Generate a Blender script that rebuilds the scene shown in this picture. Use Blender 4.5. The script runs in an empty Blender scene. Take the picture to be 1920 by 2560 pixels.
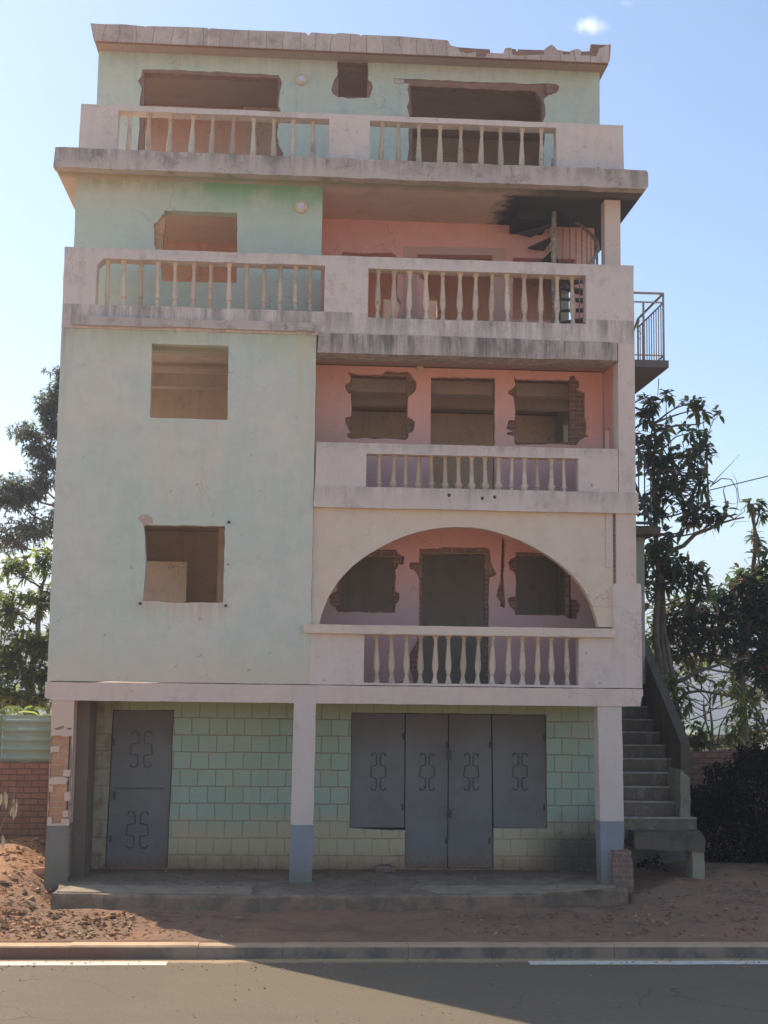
import bpy, bmesh, math, random
from math import sin, cos, pi, radians
from mathutils import Vector, Matrix, noise
from mathutils.geometry import tessellate_polygon
random.seed(7)
S = bpy.context.scene
COL = S.collection

# ------------------------------------------------------------------ camera
F, PITCH, YAW, ROLL, DIST = 3409.0, .11464, .06727, .013018, 19.6   # focal length in pixels of the 1920 px wide photo
_fw = Vector((sin(YAW)*cos(PITCH), cos(YAW)*cos(PITCH), sin(PITCH)))
_r = Vector((cos(YAW), -sin(YAW), 0)); _u = _r.cross(_fw)
_r2 = _r*cos(ROLL) + _u*sin(ROLL); _u2 = -_r*sin(ROLL) + _u*cos(ROLL)
def ray(a, b):
    d = _r2*(a-960) + _u2*(1280-b) + _fw*F
    return d/d.y
EYE = Vector((0, -DIST, -(ray(751, 2206)*DIST).z))
def P(a, b, Y=0.0):                       # point of the plane y=Y seen at photo pixel (a,b)
    return EYE + ray(a, b)*(DIST+Y)
def G(a, b, z=0.0):                       # point of the level z seen at photo pixel
    d = ray(a, b); return EYE + d*((z-EYE.z)/d.z)
cam = bpy.data.objects.new('camera', bpy.data.cameras.new('camera')); COL.objects.link(cam)
cam.matrix_world = Matrix(((_r2.x, _u2.x, -_fw.x, EYE.x), (_r2.y, _u2.y, -_fw.y, EYE.y), (_r2.z, _u2.z, -_fw.z, EYE.z), (0, 0, 0, 1)))
cam.data.sensor_fit = 'HORIZONTAL'; cam.data.sensor_width = 36; cam.data.lens = F/1920*36
cam.data.clip_start = .1; cam.data.clip_end = 5000
S.camera = cam

# ------------------------------------------------------------------ sky, sun, exposure
SUN_EL, SUN_AZ = radians(47), radians(44.6)          # the sun stands behind the house, to the left
w = bpy.data.worlds.new('World'); S.world = w; w.use_nodes = True
nt = w.node_tree; N = nt.nodes; L = nt.links
bg = N['Background']; bg.inputs['Strength'].default_value = .105
sky = N.new('ShaderNodeTexSky'); sky.sky_type = 'NISHITA'; sky.sun_disc = False
sky.sun_elevation = SUN_EL; sky.sun_rotation = -SUN_AZ
sky.air_density = 1.0; sky.dust_density = 1.5; sky.ozone_density = .45; sky.altitude = 1200
tc = N.new('ShaderNodeTexCoord')
def dirmask(a, b, size, stretch=(1, 1, 1), nscale=26, lo=.35, hi=.95):
    d = ray(a, b).normalized()
    sub = N.new('ShaderNodeVectorMath'); sub.operation = 'SUBTRACT'; sub.inputs[1].default_value = d; L.new(tc.outputs['Generated'], sub.inputs[0])
    mp = N.new('ShaderNodeMapping'); mp.vector_type = 'POINT'; mp.inputs['Rotation'].default_value = (0, radians(28), 0); mp.inputs['Scale'].default_value = stretch; L.new(sub.outputs[0], mp.inputs[0])
    ln = N.new('ShaderNodeVectorMath'); ln.operation = 'LENGTH'; L.new(mp.outputs[0], ln.inputs[0])
    mr = N.new('ShaderNodeMapRange'); mr.inputs['From Min'].default_value = size; mr.inputs['From Max'].default_value = 0; L.new(ln.outputs['Value'], mr.inputs[0])
    nz = N.new('ShaderNodeTexNoise'); nz.inputs['Scale'].default_value = nscale; nz.inputs['Detail'].default_value = 7; nz.inputs['Roughness'].default_value = .62; L.new(tc.outputs['Generated'], nz.inputs['Vector'])
    ad = N.new('ShaderNodeMath'); ad.operation = 'MULTIPLY_ADD'; ad.inputs[1].default_value = 1.0; L.new(nz.outputs[0], ad.inputs[0]); L.new(mr.outputs[0], ad.inputs[2])
    r2 = N.new('ShaderNodeMapRange'); r2.interpolation_type = 'SMOOTHSTEP'; r2.inputs['From Min'].default_value = lo+.45; r2.inputs['From Max'].default_value = hi+.55; L.new(ad.outputs[0], r2.inputs[0])
    return r2.outputs[0]
m1 = dirmask(1473, 64, .019, (.8, 1, 1.7), 110, .42, 1.15)
m2 = dirmask(1562, 8, .011, (.6, 1, 2.2), 130, .6, 2.2)
mx = N.new('ShaderNodeMath'); mx.operation = 'MAXIMUM'; L.new(m1, mx.inputs[0]); L.new(m2, mx.inputs[1])
mix = N.new('ShaderNodeMix'); mix.data_type = 'RGBA'; mix.inputs['B'].default_value = (6.2, 6.7, 7.3, 1); L.new(mx.outputs[0], mix.inputs['Factor']); L.new(sky.outputs[0], mix.inputs['A'])
L.new(mix.outputs['Result'], bg.inputs['Color'])
sun = bpy.data.objects.new('sun', bpy.data.lights.new('sun', 'SUN')); COL.objects.link(sun)
sun.data.energy = 2.7; sun.data.angle = radians(.5); sun.data.color = (1, .91, .78)
tosun = Vector((-sin(SUN_AZ)*cos(SUN_EL), cos(SUN_AZ)*cos(SUN_EL), sin(SUN_EL)))
sun.rotation_euler = tosun.to_track_quat('Z', 'Y').to_euler(); sun.location = (-20, 20, 30)
S.view_settings.view_transform = 'Standard'; S.view_settings.look = 'None'; S.view_settings.gamma = 1
S.view_settings.exposure = 1.03
S.cycles.max_bounces = 7; S.cycles.diffuse_bounces = 5; S.cycles.transmission_bounces = 3; S.cycles.transparent_max_bounces = 4
try: S.cycles.use_denoising = True
except Exception: pass

# ------------------------------------------------------------------ helpers
def tag(o, label=None, cat=None, group=None, kind=None):
    for k, v in (('label', label), ('category', cat), ('group', group), ('kind', kind)):
        if v: o[k] = v
    return o
def empty(name, loc=(0, 0, 0)):
    o = bpy.data.objects.new(name, None); COL.objects.link(o); o.location = loc; o.empty_display_size = .2
    return o
class MB:
    def __init__(s): s.v = []; s.f = []; s.m = []; s.sm = []
    def add(s, vs, fs, m=0, smooth=False):
        n = len(s.v); s.v += [tuple(v) for v in vs]
        for f in fs: s.f.append([i+n for i in f]); s.m.append(m); s.sm.append(smooth)
    def box(s, x0, x1, y0, y1, z0, z1, m=0):
        s.add([(x0,y0,z0),(x1,y0,z0),(x1,y1,z0),(x0,y1,z0),(x0,y0,z1),(x1,y0,z1),(x1,y1,z1),(x0,y1,z1)],
              [(0,3,2,1),(4,5,6,7),(0,1,5,4),(1,2,6,5),(2,3,7,6),(3,0,4,7)], m)
    def hexa(s, p, m=0):                      # 8 corners, bottom ring then top ring
        s.add(p, [(0,3,2,1),(4,5,6,7),(0,1,5,4),(1,2,6,5),(2,3,7,6),(3,0,4,7)], m)
    def prism(s, outline, holes, y0, y1, m=0, me=None, mb=None):
        """outline / holes: lists of (x,z); extruded from y0 (front) to y1 (back)"""
        me = m if me is None else me; mb = m if mb is None else mb
        loops = [list(outline)] + [list(h) for h in holes]
        tris = tessellate_polygon([[Vector((x, z, 0)) for x, z in l] for l in loops])
        flat = [p for l in loops for p in l]; n = len(flat)
        vs = [(x, y0, z) for x, z in flat] + [(x, y1, z) for x, z in flat]
        fr, bk = [], []
        for t in tris:
            a, b, c = [flat[i] for i in t]
            if abs((b[0]-a[0])*(c[1]-a[1])-(b[1]-a[1])*(c[0]-a[0])) < 1e-9: continue
            if (b[0]-a[0])*(c[1]-a[1])-(b[1]-a[1])*(c[0]-a[0]) < 0: t = t[::-1]
            fr.append(tuple(t)); bk.append(tuple(i+n for i in t[::-1]))
        base = len(s.v); s.v += vs
        for f in fr: s.f.append([i+base for i in f]); s.m.append(m); s.sm.append(False)
        for f in bk: s.f.append([i+base for i in f]); s.m.append(mb); s.sm.append(False)
        k = 0
        for li, l in enumerate(loops):
            q = len(l)
            for i in range(q):
                a, b = k+i, k+(i+1) % q
                s.f.append([base+a, base+b, base+b+n, base+a+n]); s.m.append(me if li or me == m else m); s.sm.append(False)
            k += q
    def tube(s, pts, r, n=8, m=0, cap=True):
        pts = [Vector(p) for p in pts]; rs = r if isinstance(r, (list, tuple)) else [r]*len(pts)
        base = len(s.v); up = Vector((0, 0, 1)); prev = None
        for i, p in enumerate(pts):
            t = (pts[min(i+1, len(pts)-1)]-pts[max(i-1, 0)]).normalized()
            if prev is None:
                a = t.cross(up)
                if a.length < .05: a = t.cross(Vector((1, 0, 0)))
                a.normalize()
            else:
                a = prev - t*prev.dot(t)
                a = a.normalized() if a.length > 1e-5 else t.orthogonal().normalized()
            prev = a; b = t.cross(a)
            for k in range(n):
                an = 2*pi*k/n; s.v.append(tuple(p + (a*cos(an)+b*sin(an))*rs[i]))
        for i in range(len(pts)-1):
            for k in range(n):
                s.f.append([base+i*n+k, base+i*n+(k+1) % n, base+(i+1)*n+(k+1) % n, base+(i+1)*n+k]); s.m.append(m); s.sm.append(True)
        if cap:
            s.f.append([base+k for k in range(n)][::-1]); s.m.append(m); s.sm.append(False)
            s.f.append([base+(len(pts)-1)*n+k for k in range(n)]); s.m.append(m); s.sm.append(False)
    def lathe(s, prof, c=(0, 0, 0), n=14, m=0, axis='Z'):
        base = len(s.v)
        for r, h in prof:
            for k in range(n):
                a = 2*pi*k/n
                s.v.append((c[0]+r*cos(a), c[1]+r*sin(a), c[2]+h) if axis == 'Z' else (c[0]+r*cos(a), c[1]+h, c[2]+r*sin(a)))
        for i in range(len(prof)-1):
            for k in range(n):
                f = [base+i*n+k, base+i*n+(k+1) % n, base+(i+1)*n+(k+1) % n, base+(i+1)*n+k]
                s.f.append(f if axis == 'Z' else f[::-1]); s.m.append(m); s.sm.append(True)
    def build(s, name, mats, parent=None, label=None, loc=None):
        me = bpy.data.meshes.new(name); 
        vs = s.v
        if loc is not None: vs = [(x-loc[0], y-loc[1], z-loc[2]) for x, y, z in s.v]
        me.from_pydata(vs, [], s.f)
        for m in (mats if isinstance(mats, (list, tuple)) else [mats]): me.materials.append(m)
        me.polygons.foreach_set('material_index', s.m); me.polygons.foreach_set('use_smooth', s.sm); me.update()
        o = bpy.data.objects.new(name, me); COL.objects.link(o)
        if loc is not None: o.location = loc
        if parent is not None: o.parent = parent
        if label: o['label'] = label
        return o
def wob(poly, amp=.006, step=.22, seed=0, closed=True):
    """breaks long straight edges up and lets them wander a little, as hand-made plaster does"""
    rnd = random.Random(seed+len(poly)); out = []; n = len(poly)
    for i in range(n if closed else n-1):
        a, b = poly[i], poly[(i+1) % n]; l = math.hypot(b[0]-a[0], b[1]-a[1]); k = max(1, int(l/step)); out.append(a)
        for j in range(1, k):
            t = j/k; x = a[0]+(b[0]-a[0])*t; z = a[1]+(b[1]-a[1])*t; d = rnd.uniform(-amp, amp)
            out.append((x - (b[1]-a[1])/l*d, z + (b[0]-a[0])/l*d))
    if not closed: out.append(poly[-1])
    return out
def jag(poly, amp=.02, step=.07, seed=0): return wob(poly, amp, step, seed)
# crops of the photo the outlines were read from: (origin x, origin y, photo px per crop px)
CR = dict(A=(100,0,.5425), B=(900,0,.5425), C=(100,450,.4822), D=(750,430,.6028), E=(0,800,.5124), F=(750,850,.5425), G=(750,1250,.5425),
          H=(1500,700,.4746), I=(0,1680,.4822), J=(700,1680,.5184), K=(1400,1650,.3134), z1=(320,140,.3617), z2=(820,140,.3617), z3=(840,900,.2411),
          z4=(1200,900,.2411), z5=(780,1290,.2411), z6=(1150,1290,.2411), z7=(1080,100,.2773), zs=(1240,480,.2049), zp=(800,500,.3014), zw=(360,500,.2049),
          zl=(0,1700,.2486), zb=(900,1560,.3617), s=(0,0,1))
def px(c, x, y): o = CR[c]; return o[0]+x*o[2], o[1]+y*o[2]
def Q(c, Y, pts):                            # outline (x,z) on the plane y=Y
    out = []
    for x, y in pts:
        p = P(*px(c, x, y), Y); out.append((p.x, p.z))
    return out
def X_(c, Y, x, y): return P(*px(c, x, y), Y).x
def Z_(c, Y, x, y): return P(*px(c, x, y), Y).z

# ------------------------------------------------------------------ materials
def srgb(r, g, b):
    f = lambda c: ((c/255+.055)/1.055)**2.4 if c > 10 else c/255/12.92
    return (f(r), f(g), f(b), 1)
class NT:
    def __init__(s, name, rough=.9):
        s.mat = bpy.data.materials.new(name); s.mat.use_nodes = True; s.t = s.mat.node_tree
        s.b = s.t.nodes['Principled BSDF']; s.b.inputs['Roughness'].default_value = rough
        s.b.inputs['Specular IOR Level'].default_value = .25
        g = s.t.nodes.new('ShaderNodeNewGeometry'); s.pos = g.outputs['Position']; s.nor = g.outputs['Normal']
    def n(s, typ, **kw):
        o = s.t.nodes.new(typ)
        for k, v in kw.items(): setattr(o, k, v)
        return o
    def l(s, a, b): s.t.links.new(a, b)
    def scaled(s, sc, off=(0, 0, 0)):
        m = s.n('ShaderNodeMapping'); m.inputs['Scale'].default_value = sc; m.inputs['Location'].default_value = off; s.l(s.pos, m.inputs[0]); return m.outputs[0]
    def noise(s, scale, detail=5, rough=.6, vec=None, dist=0):
        o = s.n('ShaderNodeTexNoise'); o.inputs['Scale'].default_value = scale; o.inputs['Detail'].default_value = detail; o.inputs['Roughness'].default_value = rough; o.inputs['Distortion'].default_value = dist
        s.l(vec or s.pos, o.inputs['Vector']); return o.outputs[0]
    def ramp(s, v, lo, hi, a=0, b=1, smooth=True):
        o = s.n('ShaderNodeMapRange'); o.interpolation_type = 'SMOOTHSTEP' if smooth else 'LINEAR'
        o.inputs['From Min'].default_value = lo; o.inputs['From Max'].default_value = hi; o.inputs['To Min'].default_value = a; o.inputs['To Max'].default_value = b
        s.l(v, o.inputs[0]); return o.outputs[0]
    def math(s, op, a, b=0.0):
        o = s.n('ShaderNodeMath'); o.operation = op
        for i, v in enumerate((a, b)):
            if isinstance(v, (int, float)): o.inputs[i].default_value = v
            else: s.l(v, o.inputs[i])
        return o.outputs[0]
    def mix(s, f, a, b, blend='MIX'):
        o = s.n('ShaderNodeMix'); o.data_type = 'RGBA'; o.blend_type = blend
        for k, v in (('Factor', f), ('A', a), ('B', b)):
            if isinstance(v, (int, float)): o.inputs[k].default_value = v
            elif isinstance(v, tuple): o.inputs[k].default_value = v if len(v) == 4 else (*v, 1)
            else: s.l(v, o.inputs[k])
        return o.outputs['Result']
    def xyz(s):
        o = s.n('ShaderNodeSeparateXYZ'); s.l(s.pos, o.inputs[0]); return o.outputs
    def bump(s, h, strength=.3, dist=.02):
        o = s.n('ShaderNodeBump'); o.inputs['Strength'].default_value = strength; o.inputs['Distance'].default_value = dist; s.l(h, o.inputs['Height']); s.l(o.outputs[0], s.b.inputs['Normal'])
    def col(s, c):
        c = s.mix(1.0, c, (1.22, 1.13, .99, 1), 'MULTIPLY'); c = s.mix(1.0, c, (.018, .016, .013, 1), 'ADD')
        s.l(c, s.b.inputs['Base Color'])

def plaster(name, base, alt, dirt=(.16, .15, .15), dirt_amt=.35, streak=.3, bands=(), green=None, base_dirt_light=None, spots=.0, bump=.25, rough=.92, drips=(), cracks=.35):
    """painted cement render: faded patches, run-off streaks, sooty bands below edges (bands: (z_top, height, amount))"""
    t = NT(name, rough); x, y, z = t.xyz()
    big = t.ramp(t.noise(.55, 6, .65), .36, .68)
    c = t.mix(big, base, alt)
    mott = t.ramp(t.noise(3.2, 8, .7), .35, .75)
    c = t.mix(t.math('MULTIPLY', mott, .28), c, tuple(v*.72 for v in base[:3]))
    fine = t.noise(38, 4, .6)
    c = t.mix(t.ramp(fine, .3, .8, 0, .16), c, tuple(min(1, v*1.25) for v in base[:3]))
    st = t.ramp(t.noise(1, 6, .7, t.scaled((5.5, 5.5, .42))), .5, .78)
    c = t.mix(t.math('MULTIPLY', st, streak), c, dirt)
    pat = t.ramp(t.noise(2.6, 10, .8, t.scaled((1, 1, 1), (9, 4, 2))), .50, .66)
    c = t.mix(t.math('MULTIPLY', pat, dirt_amt), c, tuple(v*1.5 for v in dirt))
    for (zt, h, amt) in bands:
        m = t.ramp(z, zt-h, zt)
        s2 = t.ramp(t.noise(1, 7, .72, t.scaled((7, 7, .8), (zt, 1, 3))), .36, .66)
        m = t.math('MULTIPLY', t.math('MULTIPLY', m, s2), t.ramp(z, zt+.05, zt+.04, 0, 1))
        c = t.mix(t.math('MULTIPLY', m, amt), c, dirt)
    if green:
        for (zt, h, gc, x0, x1, amt) in green:
            m = t.math('MULTIPLY', t.ramp(z, zt-h, zt), t.ramp(t.noise(1.1, 5, .6), .38, .6))
            m = t.math('MULTIPLY', m, t.math('MULTIPLY', t.ramp(x, x0, x0+.8), t.ramp(x, x1, x1-.8)))
            c = t.mix(t.math('MULTIPLY', m, amt), c, gc)
    if base_dirt_light:
        zb, h, dc, amt = base_dirt_light
        m = t.math('MULTIPLY', t.ramp(t.math('ADD', z, t.math('MULTIPLY', t.noise(2.2, 6, .7), -.5)), zb+h-.25, zb-.25), 1.0)
        c = t.mix(t.math('MULTIPLY', m, amt), c, dc)
    for (x0, x1, zt, ln, dc, amt) in drips:
        m = t.math('MULTIPLY', t.ramp(z, zt-ln, zt), t.ramp(z, zt+.012, zt-.0))
        m = t.math('MULTIPLY', m, t.math('MULTIPLY', t.ramp(x, x0-.06, x0+.08), t.ramp(x, x1+.06, x1-.08)))
        m = t.math('MULTIPLY', m, t.ramp(t.noise(1, 5, .7, t.scaled((9, 9, .5), (zt, x0, 0))), .36, .6))
        c = t.mix(t.math('MULTIPLY', m, amt), c, dc)
    if cracks:
        wv = t.n('ShaderNodeTexNoise'); wv.inputs['Scale'].default_value = 2.2; wv.inputs['Detail'].default_value = 6; t.l(t.pos, wv.inputs['Vector'])
        w2 = t.n('ShaderNodeVectorMath'); w2.operation = 'MULTIPLY_ADD'; w2.inputs[1].default_value = (.7, .7, .7); t.l(wv.outputs['Color'], w2.inputs[0]); t.l(t.pos, w2.inputs[2])
        vo = t.n('ShaderNodeTexVoronoi'); vo.feature = 'DISTANCE_TO_EDGE'; vo.inputs['Scale'].default_value = .9; t.l(w2.outputs[0], vo.inputs['Vector'])
        cm_ = t.math('MULTIPLY', t.ramp(vo.outputs['Distance'], .006, .001), t.ramp(t.noise(.8, 3, .5, t.scaled((1, 1, 1), (4, 7, 1))), .52, .6))
        c = t.mix(t.math('MULTIPLY', cm_, cracks), c, (.16, .13, .11, 1))
    if spots:
        sp = t.ramp(t.noise(9, 3, .5), .70, .74)
        c = t.mix(t.math('MULTIPLY', sp, spots), c, (.09, .085, .08, 1))
    t.col(c)
    t.bump(t.math('ADD', t.noise(7, 6, .6), t.math('MULTIPLY', t.noise(60, 3, .6), .35)), bump, .02)
    return t.mat
def brickmat(name, c1, c2, mortar, bw=.22, rh=.085, ms=.012, axis='XZ', bump=.8, paint=None):
    t = NT(name, .95); x, y, z = t.xyz()
    cb = t.n('ShaderNodeCombineXYZ'); t.l(x if axis == 'XZ' else y, cb.inputs[0]); t.l(z, cb.inputs[1])
    wv = t.n('ShaderNodeTexNoise'); wv.inputs['Scale'].default_value = 3.5; t.l(t.pos, wv.inputs['Vector'])
    w2 = t.n('ShaderNodeVectorMath'); w2.operation = 'MULTIPLY_ADD'; w2.inputs[1].default_value = (.03, .03, 0); t.l(wv.outputs['Color'], w2.inputs[0]); t.l(cb.outputs[0], w2.inputs[2])
    b = t.n('ShaderNodeTexBrick'); b.inputs['Scale'].default_value = 1; b.inputs['Brick Width'].default_value = bw; b.inputs['Row Height'].default_value = rh
    b.inputs['Mortar Size'].default_value = ms; b.inputs['Mortar Smooth'].default_value = .2; b.inputs['Bias'].default_value = 0
    b.inputs['Color1'].default_value = c1; b.inputs['Color2'].default_value = c2; b.inputs['Mortar'].default_value = mortar
    t.l(w2.outputs[0], b.inputs['Vector'])
    c = t.mix(t.ramp(t.noise(6, 7, .7), .35, .75, 0, .55), b.outputs['Color'], tuple(v*.55 for v in c1[:3]))
    t.col(c)
    h = t.math('SUBTRACT', t.math('MULTIPLY', t.noise(25, 5, .6), .5), b.outputs['Fac'])
    t.bump(h, bump, .015)
    return t.mat
def simple(name, c, rough=.8, metal=0, var=.25, scale=6, bump=.15, alt=None):
    t = NT(name, rough); t.b.inputs['Metallic'].default_value = metal
    a = t.ramp(t.noise(scale, 6, .65), .32, .72)
    t.col(t.mix(a, c, alt or tuple(v*(1-var) for v in c[:3]))); t.bump(t.noise(scale*6, 4, .6), bump, .01)
    return t.mat

WHITE = (.60, .55, .54, 1); WHITE2 = (.52, .46, .45, 1); CONC = (.47, .435, .43, 1); CONC2 = (.37, .34, .34, 1)
MINT = (.47, .60, .54, 1); MINT2 = (.58, .57, .52, 1)
Zg1 = Z_('s', 0, 700, 1712)          # top of the ground floor beam
Zb1 = Z_('s', 0, 700, 1757)
ZsC0 = 10.36                          # underside of the third slab
ZsC1 = Z_('A', .3, 65, 677)
ZB1 = Z_('C', 0, 115, 345)            # top of the third-floor parapet
M = {}
M['mint'] = plaster('mint_plaster', (.47, .565, .53, 1), (.60, .585, .55, 1), dirt=(.25, .24, .2), dirt_amt=.16, streak=.14,
                    bands=((7.86, .3, .35),), green=[(7.95, .75, (.34, .46, .30, 1), -3.6, .6, .6)], spots=.3, base_dirt_light=(2.74, .75, (.60, .50, .40, 1), .5), drips=((-2.05, -1.0, 6.5, 2.2, (.60, .54, .46, 1), .55), (-2.2, -.95, 3.95, .5, (.50, .36, .27, 1), .7), (-3.45, -3.25, 7.9, 1.6, (.30, .30, .30, 1), .8), (.0, .4, 7.8, 2.6, (.55, .47, .33, 1), .6)))
M['mint_c'] = plaster('mint_plaster_third', (.45, .55, .51, 1), (.52, .56, .53, 1), dirt=(.25, .26, .22), dirt_amt=.14, streak=.12,
                      green=[(10.5, .9, (.16, .40, .27, 1), -2.4, 1.4, .95)], bands=((10.4, .3, .5),))
M['mint_d'] = plaster('mint_plaster_top', (.47, .56, .50, 1), (.51, .56, .52, 1), dirt=(.2, .27, .33), dirt_amt=.5, streak=.25, bands=((13.2, .5, .3),))
M['white'] = plaster('whitewashed_render', WHITE, (.60, .52, .50, 1), dirt_amt=.3, streak=.2, spots=.4)
M['white_b'] = plaster('whitewashed_parapet', (.61, .57, .57, 1), (.58, .52, .51, 1), dirt_amt=.4, streak=.2, bands=((8.15, .5, .75), (9.1, .25, .3)), spots=.4)
M['pinkwhite'] = plaster('pinkish_white_render', (.62, .53, .50, 1), (.58, .51, .49, 1), dirt_amt=.2, streak=.12, spots=.2)
M['concrete'] = plaster('weathered_concrete', (.50, .46, .45, 1), (.42, .39, .38, 1), dirt=(.15, .135, .13), dirt_amt=.85, streak=.6, spots=.5, bump=.7,
                        bands=((ZsC1+.02, .35, .7), (7.75, .5, .9), (13.75, .7, .6)))
M['fascia'] = plaster('streaked_fascia', (.50, .46, .44, 1), (.42, .38, .36, 1), dirt=(.13, .12, .125), dirt_amt=.7, streak=.9, bands=((7.82, .55, 1.0),), bump=.4)
def soffitmat():
    t = NT('stained_soffit', .93); x, y, z = t.xyz()
    c = t.mix(t.ramp(t.noise(.7, 6, .65), .35, .7), (.62, .51, .46, 1), (.55, .47, .42, 1))
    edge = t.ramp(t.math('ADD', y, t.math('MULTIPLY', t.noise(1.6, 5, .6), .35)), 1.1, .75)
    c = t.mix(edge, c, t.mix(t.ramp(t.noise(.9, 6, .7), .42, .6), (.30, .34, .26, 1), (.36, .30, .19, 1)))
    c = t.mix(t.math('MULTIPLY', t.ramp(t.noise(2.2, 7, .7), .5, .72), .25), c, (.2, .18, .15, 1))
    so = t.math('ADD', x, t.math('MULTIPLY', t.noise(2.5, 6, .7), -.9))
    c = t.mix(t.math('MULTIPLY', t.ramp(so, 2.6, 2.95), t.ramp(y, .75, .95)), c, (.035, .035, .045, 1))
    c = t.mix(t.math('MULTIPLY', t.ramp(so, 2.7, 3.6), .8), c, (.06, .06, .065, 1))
    t.col(c); t.bump(t.noise(8, 6, .6), .3, .02); return t.mat
M['sooty'] = soffitmat()
M['soffit_red'] = plaster('reddish_soffit', (.40, .31, .27, 1), (.36, .31, .28, 1), dirt=(.12, .1, .09), dirt_amt=.3, streak=.0)
M['cream'] = plaster('cream_render', (.62, .54, .455, 1), (.60, .555, .50, 1), dirt_amt=.12, streak=.06, spots=.1)
M['salmon'] = plaster('salmon_plaster', (.74, .43, .41, 1), (.70, .45, .43, 1), dirt=(.3, .2, .2), dirt_amt=.15, streak=.1, base_dirt_light=(8.2, 1.1, (.50, .36, .38, 1), .8), spots=.2)  # lilac foot: cool skylight on the lower wall put into the colour
M['pink_b'] = plaster('pink_plaster_second', (.74, .43, .40, 1), (.70, .46, .44, 1), dirt=(.3, .2, .2), dirt_amt=.15, streak=.1, base_dirt_light=(5.9, 1.2, (.50, .39, .43, 1), .9), spots=.25)  # lower part painted lilac in place of blue sky light
M['pink_a'] = plaster('pink_plaster_first', (.70, .38, .36, 1), (.66, .41, .40, 1), dirt=(.3, .2, .2), dirt_amt=.15, streak=.1, base_dirt_light=(3.8, 1.1, (.46, .36, .40, 1), .9), spots=.2)  # same lilac skylight painted into the lower wall
M['brick'] = brickmat('broken_brick', (.56, .30, .18, 1), (.45, .26, .16, 1), (.50, .37, .27, 1))
M['brick_dark'] = brickmat('old_brick', (.27, .165, .13, 1), (.18, .12, .10, 1), (.30, .24, .21, 1), .2, .075, bump=1.0)
M['brick_mid'] = brickmat('weathered_brick', (.33, .18, .135, 1), (.25, .145, .11, 1), (.27, .2, .17, 1))
M['brickwall'] = brickmat('garden_brick', (.36, .18, .12, 1), (.26, .14, .10, 1), (.17, .11, .08, 1), .24, .095, .01, bump=1)
M['in_beige'] = plaster('interior_beige', (0.68, 0.6, 0.56, 1), (0.6, 0.52, 0.48, 1), dirt=(.25, .2, .17), dirt_amt=.35, streak=.25, spots=.3, cracks=.7)
M['in_brown'] = plaster('interior_brown', (0.58, 0.5, 0.48, 1), (0.48, 0.41, 0.38, 1), dirt=(.25, .2, .17), dirt_amt=.35, streak=.25, spots=.3, cracks=.7)
M['in_grey'] = plaster('interior_grey', (0.5, 0.5, 0.53, 1), (0.42, 0.42, 0.44, 1), dirt=(.25, .2, .17), dirt_amt=.35, streak=.25, spots=.3, cracks=.7)
M['in_salmon'] = plaster('interior_salmon', (0.76, 0.48, 0.43, 1), (0.66, 0.48, 0.43, 1), dirt=(.25, .2, .17), dirt_amt=.35, streak=.25, spots=.3, cracks=.7)
M['ceiling'] = plaster('interior_ceiling', (0.68, 0.62, 0.6, 1), (0.58, 0.5, 0.47, 1), dirt=(.25, .2, .17), dirt_amt=.35, streak=.25, spots=.3, cracks=.7)

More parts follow.
